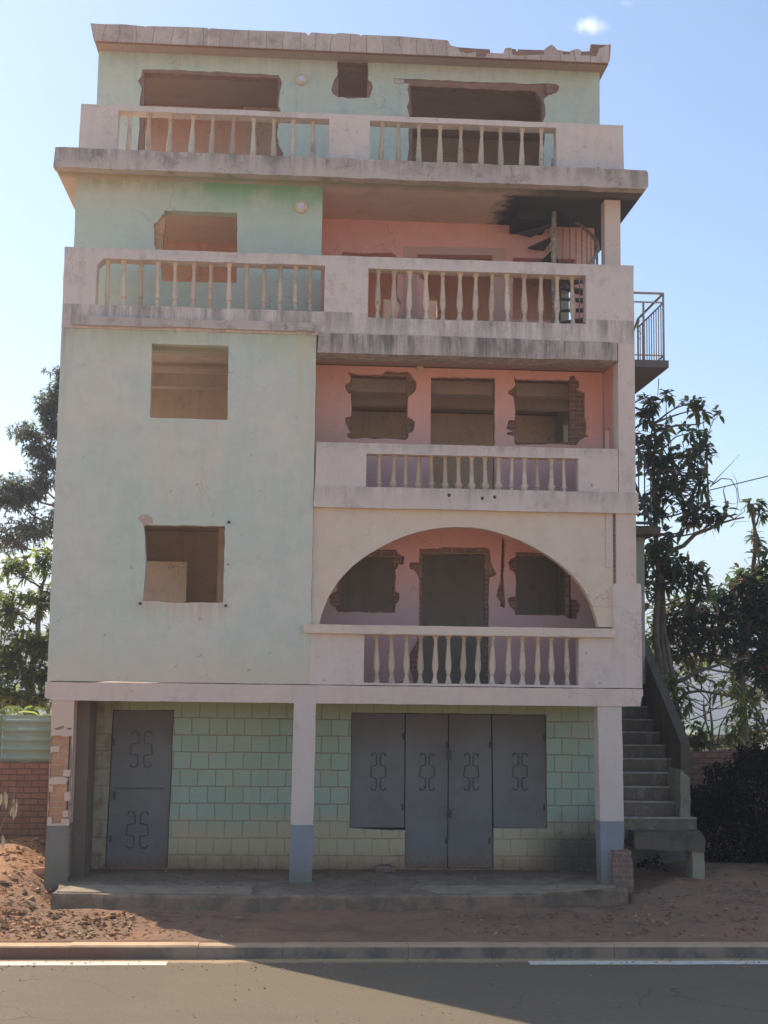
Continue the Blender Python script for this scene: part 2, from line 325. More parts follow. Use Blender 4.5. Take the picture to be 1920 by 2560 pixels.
# ground-floor block wall: mint paint on large blocks, joints left bare, mud-splashed foot
def blockmat():
    t = NT('mint_block_wall', .93); x, y, z = t.xyz()
    cb = t.n('ShaderNodeCombineXYZ'); t.l(x, cb.inputs[0]); t.l(t.math('ADD', z, .035), cb.inputs[1])
    wv = t.n('ShaderNodeTexNoise'); wv.inputs['Scale'].default_value = 2.4; wv.inputs['Detail'].default_value = 5; t.l(t.pos, wv.inputs['Vector'])
    w2 = t.n('ShaderNodeVectorMath'); w2.operation = 'MULTIPLY_ADD'; w2.inputs[1].default_value = (.045, .03, 0); t.l(wv.outputs['Color'], w2.inputs[0]); t.l(cb.outputs[0], w2.inputs[2])
    b = t.n('ShaderNodeTexBrick'); b.inputs['Scale'].default_value = 1; b.inputs['Brick Width'].default_value = .262; b.inputs['Row Height'].default_value = .252
    b.inputs['Mortar Size'].default_value = .0078; b.inputs['Mortar Smooth'].default_value = .5; b.offset = .42; b.squash = 1
    b.inputs['Color1'].default_value = (.30, .44, .375, 1); b.inputs['Color2'].default_value = (.34, .475, .42, 1); b.inputs['Mortar'].default_value = (.36, .28, .205, 1)
    t.l(w2.outputs[0], b.inputs['Vector'])
    bare = t.ramp(t.noise(1.6, 5, .6), .48, .66)
    c = t.mix(t.math('MULTIPLY', t.math('MULTIPLY', b.outputs['Fac'], bare), .0), b.outputs['Color'], (.25, .44, .37, 1))
    c = t.mix(t.ramp(t.noise(5, 8, .7), .4, .8, 0, .5), c, (.36, .38, .29, 1))
    c = t.mix(t.ramp(t.noise(1.7, 7, .75, t.scaled((1, 1, 1), (3, 3, 3))), .52, .68, 0, .6), c, (.43, .40, .31, 1))
    c = t.mix(t.ramp(t.noise(9, 8, .8), .6, .7, 0, .5), c, (.34, .25, .18, 1))
    c = t.mix(t.ramp(z, 2.15, 2.45, 0, .75), c, (.30, .36, .19, 1))
    low = t.ramp(t.math('ADD', z, t.math('MULTIPLY', t.noise(2.5, 7, .7), -.55)), .62, .2)
    c = t.mix(t.math('MULTIPLY', low, .85), c, (.48, .42, .29, 1))
    red = t.ramp(t.math('ADD', z, t.math('MULTIPLY', t.noise(3.5, 7, .7), -.5)), .1, -.25)
    c = t.mix(t.math('MULTIPLY', red, .7), c, (.27, .15, .09, 1))
    dark_right = t.math('MULTIPLY', t.ramp(x, 3.4, 4.3), t.ramp(t.math('ADD', z, t.math('MULTIPLY', t.noise(2, 6, .7), -.9)), .5, -.15))  # darker towards the foot at the right end of the wall
    c = t.mix(t.math('MULTIPLY', dark_right, .9), c, (.06, .07, .06, 1))
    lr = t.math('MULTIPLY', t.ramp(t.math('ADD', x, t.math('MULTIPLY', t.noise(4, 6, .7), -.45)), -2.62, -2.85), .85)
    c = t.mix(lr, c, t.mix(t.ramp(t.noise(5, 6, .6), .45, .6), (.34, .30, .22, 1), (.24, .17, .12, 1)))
    t.col(c)
    t.bump(t.math('SUBTRACT', t.math('MULTIPLY', t.noise(14, 6, .65), .8), t.math('MULTIPLY', b.outputs['Fac'], 1.2)), .9, .02)
    return t.mat
M['block'] = blockmat()
def columnmat(name, zband, up1, up2, band=((.25, .28, .36, 1), (.22, .25, .29, 1))):
    t = NT(name, .9); x, y, z = t.xyz()
    c = t.mix(t.ramp(t.noise(1.3, 6, .65), .35, .7), up1, up2)
    c = t.mix(t.ramp(t.noise(4, 8, .7), .5, .8, 0, .35), c, (.36, .3, .25, 1))
    zz = t.math('ADD', z, t.math('MULTIPLY', t.noise(7, 4, .6), .025))
    low = t.ramp(zz, zband+.012, zband+.004)
    c = t.mix(low, c, t.mix(t.ramp(t.noise(3, 6, .7), .3, .7), *band))
    foot = t.ramp(t.math('ADD', z, t.math('MULTIPLY', t.noise(4, 7, .7), -.6)), .12, -.25)
    c = t.mix(t.math('MULTIPLY', foot, .7), c, (.17, .18, .14, 1))
    t.col(c); t.bump(t.noise(9, 6, .6), .3, .02); return t.mat
M['col_l'] = columnmat('corner_column_paint', Z_('I', 0, 300, 795), (.60, .47, .40, 1), (.56, .46, .42, 1), ((.20, .20, .19, 1), (.15, .165, .14, 1)))
M['col_m'] = columnmat('middle_column_paint', Z_('I', 0, 1560, 790), (.58, .53, .53, 1), (.55, .49, .48, 1))
M['col_r'] = columnmat('right_column_paint', Z_('J', 0, 1600, 718), (.58, .54, .54, 1), (.55, .49, .47, 1))
def doormat():
    t = NT('grey_blue_door_paint', .55); x, y, z = t.xyz()
    c = t.mix(t.ramp(t.noise(1.4, 6, .65), .35, .7), (.165, .18, .19, 1), (.135, .14, .145, 1))
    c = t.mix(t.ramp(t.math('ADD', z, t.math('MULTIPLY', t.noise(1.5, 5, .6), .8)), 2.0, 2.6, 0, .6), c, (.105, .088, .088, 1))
    c = t.mix(t.ramp(t.noise(5, 8, .75), .55, .78, 0, .4), c, (.17, .165, .155, 1))
    c = t.mix(t.ramp(t.math('ADD', z, t.math('MULTIPLY', t.noise(3, 5, .6), -.4)), .2, -.15, 0, .5), c, (.2, .17, .12, 1))
    c = t.mix(t.ramp(t.noise(1, 8, .8, t.scaled((2.2, 2.2, 7))), .60, .72, 0, .5), c, (.21, .2, .19, 1))
    c = t.mix(t.ramp(t.noise(7, 8, .8), .62, .72, 0, .7), c, (.13, .075, .045, 1))
    rust = t.math('MULTIPLY', t.ramp(t.math('ADD', z, t.math('MULTIPLY', t.noise(5, 7, .75), -.7)), -.1, -.38), .8); c = t.mix(rust, c, (.16, .095, .055, 1))
    t.col(c); t.bump(t.math('ADD', t.noise(1.7, 4, .5), t.math('MULTIPLY', t.noise(24, 4, .6), .05)), .6, .05); return t.mat
M['door'] = doormat()
M['iron'] = simple('dark_iron', (.075, .078, .08, 1), .6, .3)
M['scroll'] = simple('welded_scroll_paint', (.095, .10, .105, 1), .6, .1)
M['door_edge'] = simple('door_gap_dark', (.03, .032, .035, 1), .9)
M['steel'] = simple('painted_steel_rail', (.46, .38, .31, 1), .75, .0, .3, 12)
M['stairsteel'] = simple('flaking_grey_steel', (.42, .41, .38, 1), .6, .1, scale=14, alt=(.22, .17, .13, 1))
M['stairdark'] = simple('tread_steel', (.10, .11, .13, 1), .6, .3, scale=14)
def vary(mat, amt=.35):
    nt_ = mat.node_tree; b = nt_.nodes['Principled BSDF']; src = b.inputs['Base Color'].links[0].from_socket
    oi = nt_.nodes.new('ShaderNodeObjectInfo'); mr = nt_.nodes.new('ShaderNodeMapRange'); mr.inputs['To Min'].default_value = 0; mr.inputs['To Max'].default_value = amt; nt_.links.new(oi.outputs['Random'], mr.inputs[0])
    mm = nt_.nodes.new('ShaderNodeMix'); mm.data_type = 'RGBA'; mm.blend_type = 'MULTIPLY'; mm.inputs['B'].default_value = (.72, .66, .6, 1); nt_.links.new(mr.outputs[0], mm.inputs['Factor']); nt_.links.new(src, mm.inputs['A'])
    nt_.links.new(mm.outputs['Result'], b.inputs['Base Color']); return mat
M['baluster'] = plaster('cast_balusters', (.62, .56, .49, 1), (.62, .51, .42, 1), dirt_amt=.6, streak=.35, spots=.5, bump=.6); vary(M['baluster'], 1.0)
M['lampring'] = simple('lamp_ring', (.62, .55, .42, 1), .6, scale=20)
M['lampglass'] = simple('lamp_glass', (.72, .76, .85, 1), .2, scale=20)
M['mossy'] = plaster('mossy_concrete', (.12, .105, .085, 1), (.075, .068, .055, 1), dirt=(.03, .03, .025), dirt_amt=.8, streak=.5, bump=.6)
M['stairnose'] = simple('worn_stair_nosing', (.34, .33, .31, 1), .9, scale=9, alt=(.2, .2, .19, 1))
M['greenwall'] = plaster('grey_green_render', (.36, .40, .36, 1), (.28, .32, .28, 1), dirt=(.1, .11, .1), dirt_amt=.5, streak=.3)
M['slabdark'] = plaster('dark_concrete', (.17, .17, .18, 1), (.13, .135, .14, 1), dirt=(.06, .06, .06), dirt_amt=.5)  # dark grey for the side slab and the wall under the landing

# ------------------------------------------------------------------ THE HOUSE
house = empty('derelict_house', (0, 0, 0))
tag(house, 'abandoned five storey house in mint green and whitewash with knocked out windows and balconies', 'house')
XL, XR, XM = -3.40, 5.03, X_('C', .8, 1463, 200)
YB = 9.6                                  # back of the house
Y3, YT, YG = .8, 2.3, 1.25                # third-floor wall, top-floor wall, ground-floor wall
z_gb1, z_gb0 = Zg1, Zb1
Zf2 = Z_('F', 0, 700, 740)               # slab level of the second-floor balcony
Zf2a, Zf2b = Z_('F', -.03, 800, 783), Z_('F', -.03, 800, 687)
Zf3a, Zf3b = Z_('D', -.03, 700, 765), Z_('D', -.03, 700, 690)

# --- left front wall, first and second floor
outl = [(XL, z_gb1+.015), (X_('E', 0, 1512, 1760), z_gb1+.015), (X_('E', 0, 1528, 900), Z_('E', 0, 1528, 900)), (X_('E', 0, 1545, 45), 7.84), (XL, 7.84)]
w1 = Q('E', 0, [(740,113), (1115,125), (1110,486), (731,475)])
w2 = Q('E', 0, [(700,975), (720,998), (1097,1004), (1088,1379), (980,1377), (890,1381), (770,1372), (697,1371), (702,1290), (710,1150)])
m = MB(); m.prism(wob(outl, .004), [wob(w1, .004, .12), wob(w2, .006, .1)], .02, .17)
m.build('front_wall', M['mint'], house)
m = MB()                                  # chipped plaster beside the lower window, and four rusty fixing stubs
chip = Q('E', 0, [(672,966), (690,948), (720,950), (742,966), (745,990), (720,996), (705,1004), (690,990)])
m.prism(chip, [], .012, .06); m.build('chipped_patch', simple('bare_render_chip', (.50, .40, .34, 1), .95, scale=14), house)
for (a, b) in ((1116,986), (683,1383), (1101,1394), (1112,1192)):
    c = P(*px('E', a, b), 0); m = MB(); r = .018 if b != 1192 else .008
    m.lathe([(0, -.03), (r, -.03), (r*1.1, .0), (r*1.3, .03)], (c.x, c.y, c.z), 8, axis='Y'); m.build('fixing_stub', M['iron'], house)

# --- ground floor: beam, columns, block wall, doors
m = MB(); m.prism(wob([(XL-.02, z_gb0+.04), (-3.31, z_gb0), (X_('J', 0, 1545, 178), z_gb0), (5.07, z_gb0+.01), (5.09, z_gb0+.15), (5.11, z_gb0+.15), (5.11, z_gb1), (XL-.02, z_gb1)], .003), [], -.01, .36)
m.build('ground_beam', M['pinkwhite'], house)
m = MB(); m.box(-3.38, 5.0, .36, YB, z_gb0+.1, z_gb1-.01); m.build('first_floor_slab', M['ceiling'], house)
# corner column: brick core with broken render skin
cx0, cx1 = -3.32, X_('I', 0, 372, 400)
core = MB(); core.box(cx0+.02, cx1-.03, .03, .42, .02, z_gb0, 0)
core.build('column_core', M['brick'], house, 'bare brick core of the broken corner column')
zc = Z_('I', 0, 300, 795)
col_out = [(cx0-.01, -.3), (X_('I', 0, 350, 1080), -.3), (X_('I', 0, 358, 800), zc), (X_('I', 0, 372, 500), Z_('I', 0, 372, 500)), (X_('I', 0, 385, 170), z_gb0-.002), (cx0, z_gb0-.002), (cx0+.01, 1.9)]
holes = [Q('zl', 0, h) for h in (
    [(518,562), (590,557), (660,572), (727,562), (718,620), (724,700), (722,780), (724,880), (718,960), (722,1010), (712,1100), (716,1200), (706,1300), (700,1400), (640,1442), (520,1446), (476,1400), (488,1250), (482,1150), (498,1040), (496,960), (506,860), (500,780), (512,690), (508,620)],
    [(540,492), (640,458), (650,480), (590,503)], [(665,488), (720,480), (718,497), (680,500)])]
isl = [Q('zl', 0, h) for h in ([(505,672), (598,668), (592,722), (512,730)], [(640,900), (712,905), (700,972), (628,966)], [(498,985), (640,975), (690,995), (660,1045), (560,1052), (490,1048)],
    [(648,1130), (702,1120), (700,1215), (640,1208)], [(500,1060), (530,1062), (528,1125), (495,1128)], [(622,1320), (690,1310), (686,1380), (630,1378)], [(480,1380), (515,1378), (520,1440), (478,1436)], [(620,1395), (688,1392), (684,1440), (612,1440)])]
m = MB(); m.prism(wob(col_out, .004), [jag(h, .008, .05, i) for i, h in enumerate(holes)], 0, .028, 0, 0)
m.box(cx1-.045, cx1-.028, .03, .5, zc-.05, z_gb0-.003)
for i_, h in enumerate(isl): m.prism(jag(h, .006, .04, 60+i_), [], .002, .029)
m.build('column_render', M['col_l'], house)
m = MB(); m.box(cx0, cx1-.02, .43, .5, -.3, z_gb0-.003); m.box(cx0+.005, cx1-.05, .03, .43, -.3, zc-.06); m.build('column_foot', M['col_l'], house)
# middle and right columns
m = MB(); a0, a1 = P(*px('I', 1525, 165), 0).x, P(*px('I', 1640, 85), 0).x
m.prism(wob([(P(723, 2206).x, -.02), (P(779, 2206).x, -.02), (P(*px('I', 1622, 880)).x, Z_('I', 0, 1622, 880)), (P(*px('I', 1632, 400)).x, 1.6), (a1, z_gb1-.003), (a1-.0, z_gb1-.003), (P(*px('I', 1526, 85)).x, z_gb1-.003), (P(*px('I', 1507, 790)).x, .62)], .004), [], -.02, .3)
m.build('middle_column', M['col_m'], house)
m = MB(); m.prism(wob([(P(*px('J', 1552, 990)).x, -.05), (P(*px('J', 1650, 990)).x, -.05), (P(*px('K', 512, 1200)).x, .7), (P(*px('K', 492, 390)).x, z_gb0-.002), (P(*px('J', 1532, 180)).x, z_gb0-.002)], .004), [], 0, .32)
m.build('right_column', M['col_r'], house)
# block wall with its openings
d1 = [P(*px('I', a, b), YG) for a, b in ((585,197), (903,197), (868,1030), (543,1025))]
gw = [P(*px('J', a, b), YG) for a, b in ((344,195), (1284,205), (1290,755), (335,752))]
gd = [P(*px('J', a, b), YG) for a, b in ((605,200), (1022,204), (1030,948), (601,945))]
m = MB()
hole1 = [(p.x, p.z) for p in d1]; hole1[2] = (hole1[2][0], .012); hole1[3] = (hole1[3][0], .012)
big = [(gw[0].x, gw[0].z), (gw[1].x, gw[1].z), (gw[2].x, gw[2].z), (gd[2].x, gw[2].z), (gd[2].x, .012), (gd[3].x, .012), (gd[3].x, gw[3].z-.03), (gd[3].x-.22, gw[3].z-.035), (gw[3].x, gw[3].z)]
m.prism([(-3.3, 0), (4.98, 0), (4.98, z_gb0+.2), (-3.3, z_gb0+.2)], [wob(hole1, .004), wob(big, .004)], YG, YG+.16)
m.build('block_wall', M['block'], house)
m = MB(); m.box(-3.31, -2.86, .52, YG-.003, 0, z_gb0-.01); m.build('return_wall', plaster('muddy_return_wall', (.19, .145, .115, 1), (.14, .11, .09, 1), dirt_amt=.5), house)
def ornament(parent, c, wd, ht, Y):
    half = [(-.46,-.42), (-.42,-.5), (-.2,-.5), (-.12,-.4), (-.12,-.18), (-.46,-.14), (-.5,.14), (-.14,.18), (-.12,.38), (-.2,.5), (-.42,.5), (-.5,.43)]
    for sg in (-1, 1):
        m = MB(); m.tube([(c[0]+sg*(-x)*wd*.98 , Y, c[1]-z*ht) for x, z in half], .0095, 6)
        m.build('scroll', M['scroll'], parent)
def door(name, pts, Y, orn, label=None):
    """pts: tl,tr,br,bl as (x,z)"""
    m = MB(); m.prism(wob(pts, .002, .3), [], Y, Y+.03)
    o = m.build(name, M['door'], house, label)
    for c, wd, ht in orn: ornament(o, c, wd, ht, Y-.008)
    side = 1 if (pts[0][0]+pts[1][0])/2 > 1.2 else -1
    ex = pts[1][0] if side > 0 else pts[0][0]
    for f in (.18, .8):
        zz = pts[3][1]+(pts[0][1]-pts[3][1])*f; xx = ex-side*.018
        h = MB(); h.tube([(xx, Y-.006, zz-.045), (xx, Y-.006, zz+.045)], .011, 8); h.build('hinge', M['iron'], o)
    return o
Yd = YG+.05
def inset(p, q=.012): return [(p[0][0]+q, p[0][1]-q), (p[1][0]-q, p[1][1]-q), (p[2][0]-q, p[2][1]+q*.5), (p[3][0]+q, p[3][1]+q*.5)]
def cq(c, x, y): p = P(*px(c, x, y), Yd); return (p.x, p.z)
sd = door('side_door', inset(hole1), Yd, [(cq('I', 713, 818), .33, .52), (cq('I', 733, 400), .33, .52)])
c0 = cq('I', 722, 603); m = MB(); m.box(c0[0]-.36, c0[0]+.36, Yd-.006, Yd-.001, c0[1]-.012, c0[1]+.012); m.build('door_seam', M['scroll'], sd)
c0 = cq('I', 578, 640); m = MB(); m.box(c0[0]+.03, c0[0]+.06, Yd-.03, Yd-.001, c0[1]-.06, c0[1]+.06); m.build('door_latch', M['iron'], sd)
tl, tr = (gw[0].x, gw[0].z), (gw[1].x, gw[1].z); ml, mr = (gd[0].x, gd[0].z), (gd[1].x, gd[1].z)
mid = (P(*px('J', 813, 500), YG).x)
zt = gw[0].z-.08
door('shutter', inset([(tl[0], tl[1]), (ml[0], ml[1]), (gd[3].x, gw[3].z), (gw[3].x, gw[3].z)], .008), Yd, [(cq('J', 475, 480), .235, .55)])
door('shutter', inset([(mr[0], mr[1]), tr, (gw[2].x, gw[2].z), (gd[2].x, gw[2].z)], .008), Yd, [(cq('J', 1158, 480), .235, .55)])
door('garage_door', inset([(ml[0], ml[1]), (mid, mr[1]), (mid, .012), (gd[3].x, .012)], .007), Yd-.01, [(cq('J', 710, 480), .225, .55)])
gdr = door('garage_door', inset([(mid, mr[1]), (mr[0], mr[1]), (gd[2].x, .012), (mid, .012)], .007), Yd-.01, [(cq('J', 922, 480), .225, .55)])
for b in (400, 680):
    m = MB(); c = cq('J', 815, b); m.box(c[0]-.035, c[0]+.03, Yd-.045, Yd-.012, c[1]-.07, c[1]+.06); m.build('bolt', M['iron'], gdr)
m = MB(); m.box(-3.2, 4.9, YG+.17, YG+.2, 0, z_gb0+.05); m.build('dark_backing', M['door_edge'], house)
m = MB(); m.box(gd[3].x-.45, gd[3].x-.15, YG-.22, YG-.02, .0, .055); m.box(gd[3].x-.40, gd[3].x-.22, YG-.2, YG-.05, .055, .09)
m.build('door_step', M['brick_dark'], house)

# --- first floor: arcade, parapet, pier
zcap = [Z_('G', -.08, 700, 582), Z_('G', -.08, 700, 622)]
cap0, cap1 = X_('G', -.08, 15, 595), X_('G', -.08, 1455, 615)
zo = Z_('G', 0, 790, 848); ox0, ox1 = X_('G', 0, 295, 740), X_('G', 0, 1285, 740)
pl = X_('E', 0, 1512, 1700)+.002
m = MB(); m.prism(wob([(pl, z_gb1+.012), (5.105, z_gb1+.012), (5.10, Z_('G', 0, 1568, 392)), (5.085, Z_('G', 0, 1550, 385)), (X_('G', 0, 1452, 385), Z_('G', 0, 1452, 385)), (X_('G', 0, 1440, 398), Z_('G', 0, 1440, 398)), (X_('G', 0, 1446, 600), zcap[1]), (pl, zcap[1])], .003),
                  [wob([(ox0, zo), (ox1, zo), (ox1, zcap[1]-.01), (ox0, zcap[1]-.01)], .003)], .005, .24)
m.build('first_floor_parapet', M['white'], house)
m = MB(); zc0, zc1 = zcap[1], zcap[0]; h = (zc1-zc0)
m.prism(wob([(cap0+.03, zc0), (cap1-.02, zc0), (cap1, zc0+h*.3), (cap1, zc1-h*.2), (cap1-.03, zc1), (cap0+.03, zc1), (cap0, zc1-h*.2), (cap0, zc0+h*.25)], .003, .15), [], -.08, .26)
m.build('parapet_cap', plaster('cap_cream_render', (.62, .56, .50, 1), (.58, .52, .48, 1), dirt_amt=.2, streak=.05), house)
arch = [(90,572), (97,535), (110,500), (128,455), (150,415), (175,378), (205,342), (240,307), (275,278), (320,247), (370,218), (425,190), (480,167), (540,148), (600,135), (660,127), (720,124), (790,126), (850,134), (905,147), (955,163), (1020,188), (1080,218), (1135,250), (1185,284), (1225,317), (1262,352), (1295,392), (1322,435), (1342,475), (1356,515), (1368,550), (1374,585)]
YA = .07
ao = Q('G', YA, arch)
m = MB(); x0, x1 = X_('G', YA, 56, 300), X_('G', YA, 1448, 300)
m.prism([(x0, ao[0][1])] + ao + [(x1, ao[-1][1]), (x1, Zf2a+.1), (x0, Zf2a+.1)], [], YA, YA+.16)
m.build('arch_wall', M['cream'], house)
m = MB(); m.box(X_('G', .05, 1410, 200), X_('G', .05, 1442, 200), .045, YA-.003, zcap[0]+.9, Zf2a); m.build('pilaster', M['pinkwhite'], house)
m = MB(); m.box(X_('G', .1, 1441, 200), X_('G', .1, 1460, 200), .055, .3, zcap[0]+.5, Zf2a); m.build('exposed_brick_joint', M['brick_dark'], house)
m = MB(); m.box(X_('G', 0, 1458, 200), XR, .008, .32, Z_('G', 0, 1500, 392), Zf2a); m.build('first_floor_column', M['pinkwhite'], house)
# --- second floor balcony
m = MB(); m.prism(wob([(X_('F', -.03, 62, 740), Zf2a), (5.06, Zf2a-.005), (5.06, Zf2b), (X_('F', -.03, 66, 740), Zf2b)], .004), [], -.03, .3)
m.build('second_floor_fascia', plaster('second_fascia', WHITE, (.55, .5, .48, 1), dirt_amt=.4, streak=.35, bands=((Zf2b+.02, .3, .45),)), house)
for a, b in ((687,715), (840,729), (897,724)):
    c = P(*px('F', a, b), -.03); m = MB(); m.lathe([(0, -.012), (.02, -.012), (.026, .0), (.02, .01)], tuple(c), 10, axis='Y'); m.build('drain_stub', M['iron'], house)
zr = Z_('F', 0, 760, 485)
m = MB(); m.prism(wob([(X_('F', 0, 70, 600), Zf2b), (X_('F', 0, 1467, 600), Zf2b), (X_('F', 0, 1467, 600), zr), (X_('F', 0, 75, 600), zr)], .003),
                  [wob([(X_('F', 0, 305, 600), Z_('F', 0, 790, 688)), (X_('F', 0, 1284, 600), Z_('F', 0, 790, 688)), (X_('F', 0, 1284, 600), Z_('F', 0, 790, 534)), (X_('F', 0, 305, 600), Z_('F', 0, 790, 534))], .003)], 0.01, .22)
m.build('second_floor_parapet', plaster('second_parapet', WHITE, (.56, .51, .49, 1), dirt_amt=.35, streak=.15, bands=((zr+.02, .25, .4),), spots=.5), house)
m = MB(); m.box(X_('F', 0, 1467, 300)+.002, XR, 0, .34, Zf2b, Zf3b+.0); m.build('second_floor_column', M['white'], house)
m = MB(); m.box(X_('G', 0, 58, 300), 4.9, .3, YB, Zf2a+.03, Zf2b-.05); m.build('second_floor_slab', M['ceiling'], house)
m = MB(); m.box(XL+.16, X_('G', 0, 58, 300)-.01, .17, YB, Zf2a+.05, Zf2b-.06); m.build('second_floor_slab', M['ceiling'], house)
# --- third floor balcony (fascia, ledge, parapet)
m = MB(); m.prism(wob([(X_('D', -.03, 72, 740), Zf3a), (X_('D', -.03, 1316, 740), Zf3a), (X_('D', -.03, 1316, 740), Zf3b), (X_('D', -.03, 78, 680), Zf3b+.04)], .005), [], -.03, .42)
m.build('third_floor_fascia', M['fascia'], house)
lz0, lz1 = Z_('C', -.07, 800, 765), Z_('C', -.07, 800, 722)
m = MB(); m.prism(wob([(X_('C', -.07, 170, 720), lz0), (X_('C', -.07, 1425, 720), lz0), (X_('C', -.07, 1420, 720), lz1), (X_('C', -.07, 165, 720), lz1)], .008, .2), [], -.07, .1)
m.build('drip_ledge', M['concrete'], house)
zB = ZB1; 
lo = [(X_('C', 0, 292, 500), Z_('C', 0, 880, 664)), (X_('C', 0, 1475, 600), Z_('C', 0, 880, 664)), (X_('C', 0, 1475, 600), Z_('C', 0, 880, 424)), (X_('C', 0, 325, 500), Z_('C', 0, 880, 424)), (X_('C', 0, 294, 470), Z_('C', 0, 880, 460))]
ro = [(X_('D', 0, 283, 500), Z_('D', 0, 740, 617)), (X_('D', 0, 1187, 500), Z_('D', 0, 740, 617)), (X_('D', 0, 1187, 500), Z_('D', 0, 740, 414)), (X_('D', 0, 283, 500), Z_('D', 0, 740, 414))]
m = MB(); m.prism(wob([(XL, 7.84), (X_('D', 0, 75, 660), 7.84), (X_('D', 0, 78, 660), Zf3b+.003), (XR, Zf3b+.003), (XR-.005, zB), (XL, zB)], .005), [wob(lo, .005), wob(ro, .004)], 0, .25)
m.build('third_floor_parapet', M['white_b'], house)
m = MB(); m.box(X_('F', 0, 75, 300), 4.9, .42, YB, Zf3a+.12, Zf3b+.08); m.build('third_floor_slab', M['soffit_red'], house)
m = MB(); m.box(XL+.03, X_('F', 0, 75, 300)-.01, .26, YB, 7.86, Zf3b+.08); m.build('third_floor_slab', M['ceiling'], house)
zF3 = Zf3b+.08
m = MB()
bt = P(*px('z4', 640, 45), .42)
m.prism(wob(Q('z4', .42, [(240,35), (400,18), (560,35), (700,15), (860,22), (1000,45), (1075,65), (800,60), (560,55), (380,60)]), .004), [], .38, .41)
# --- third floor: mint wall, salmon wall, corner column
wz = Q('zw', Y3, [(250,127), (1140,157), (1130,1012), (215,990), (205,800), (140,590), (125,540), (120,290), (165,262), (215,190), (245,165)])
m = MB(); m.prism(wob([(XL, zF3-.2), (XM, zF3-.2), (XM, ZsC0+.05), (XL, ZsC0+.05)], .003), [jag(wz, .006, .08, 3)], Y3, Y3+.2)
m.build('third_floor_wall', [M['mint_c']], house)
m = MB(); m.prism(jag(Q('zw', Y3+.02, [(260,205), (255,290), (235,420), (230,560), (215,640), (120,600), (110,290), (165,250), (215,180)]), .006, .06), [], Y3+.05, Y3+.195)
m.build('broken_brick_jamb', M['brick'], house)
m = MB(); m.box(XM-.2, XM-.003, Y3+.2, YT, zF3-.01, ZsC0+.02); m.build('third_floor_side_wall', M['salmon'], house)
wl = Q('zp', YT, [(165,470), (190,428), (300,440), (420,440), (590,435), (625,455), (640,490), (640,700), (640,790), (672,850), (655,910), (640,960), (640,1000), (180,1000), (170,700)])
wd = Q('zp', YT, [(805,450), (1430,458), (1430,1080), (870,1080), (870,670), (822,640), (820,600)])
wr = Q('zp', YT, [(1600,475), (2330,500), (2330,1010), (1600,990)])
wr[1] = (wr[0][0]+1.05, wr[0][1]); wr[2] = (wr[1][0], wr[2][1])
m = MB(); m.prism([(XM-.003, zF3-.1), (4.95, zF3-.1), (4.95, ZsC0+.3), (XM-.003, ZsC0+.3)], [jag(wl, .008, .1), jag(wd, .006, .2), jag(wr, .006, .12)], YT, YT+.2)
m.build('third_floor_recess_wall', M['salmon'], house)
fo = Q('zp', YT-.03, [(700,383), (1540,400), (1540,1080), (1430,1080), (1430,458), (805,450), (805,1080), (700,1080)])
m = MB(); m.prism(fo, [], YT-.03, YT-.002); m.build('door_surround', simple('faded_pink_surround', (.55, .35, .32, 1), .95, alt=(.52, .38, .37, 1), scale=2), house)
m = MB(); m.box(X_('s', Y3, 1512, 560), X_('s', Y3, 1551, 560), Y3, Y3+.25, zF3-.1, ZsC0-.02); m.build('third_floor_column', M['pinkwhite'], house)
m = MB(); m.box(4.88, 5.0, Y3+.26, YT-.1, zF3-.1, ZsC0-.02); 
# --- third slab (carries the roof terrace)
sc0, sc1 = P(133, 413, .3).x, P(1621, 471, .3).x
m = MB(); m.prism(wob([(sc0, ZsC0), (sc1-.03, ZsC0-.005), (sc1, ZsC0+.04), (sc1, ZsC1-.06), (sc1-.03, ZsC1-.015), (sc0+.02, ZsC1)], .008, .18), [], .3, .5)
m.build('terrace_slab_edge', M['concrete'], house)
m = MB()
# slab with a round well for the spiral stair
spx = P(*px('zs', 705, 300), 1.55); SX, SY = spx.x, 1.55
def slabring(m, x0, x1, y0, y1, z0, z1, cx, cy, r, k=24):
    out = [(x0, y0), (x1, y0), (x1, y1), (x0, y1)]; hole = [(cx+r*cos(2*pi*i/k), cy+r*sin(2*pi*i/k)) for i in range(k)]
    loops = [out, hole]; tris = tessellate_polygon([[Vector((a, b, 0)) for a, b in l] for l in loops]); flat = out+hole; n = len(flat); base = len(m.v)
    m.v += [(a, b, z0) for a, b in flat]+[(a, b, z1) for a, b in flat]
    for t in tris:
        m.f.append([base+i for i in t]); m.m.append(0); m.sm.append(False); m.f.append([base+i+n for i in t]); m.m.append(0); m.sm.append(False)
    for lo_, q in ((0, 4), (4, k)):
        for i in range(q): m.f.append([base+lo_+i, base+lo_+(i+1) % q, base+lo_+(i+1) % q+n, base+lo_+i+n]); m.m.append(0); m.sm.append(False)
m.box(sc0+.01, sc1-.01, .5, 4.0, ZsC0+.02, ZsC1-.03); m.box(sc0+.01, -3.25, 4.0, YB, ZsC0+.02, ZsC1-.03); m.box(-3.25, 1.0, 5.2, YB, ZsC0+.02, ZsC1-.03); m.box(.2, 4.83, 4.0, 5.2, ZsC0+.02, ZsC1-.03); m.box(4.83, sc1-.01, 4.0, YB, ZsC0+.02, ZsC1-.03)  # unseen gaps left in the slab to let light into the third floor
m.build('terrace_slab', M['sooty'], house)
m = MB(); m.box(XL, X_('s', Y3, 1551, 560), Y3-.02, Y3+.22, ZsC0-.0, ZsC0+.019); 
m = MB(); m.box(P(1293, 540, 1.5).x, SX-.06, 1.5, 2.28, ZsC0-.14, ZsC0+.018); m.build('stair_well_beam', simple('soot_black', (.03, .03, .035, 1), .95), house)
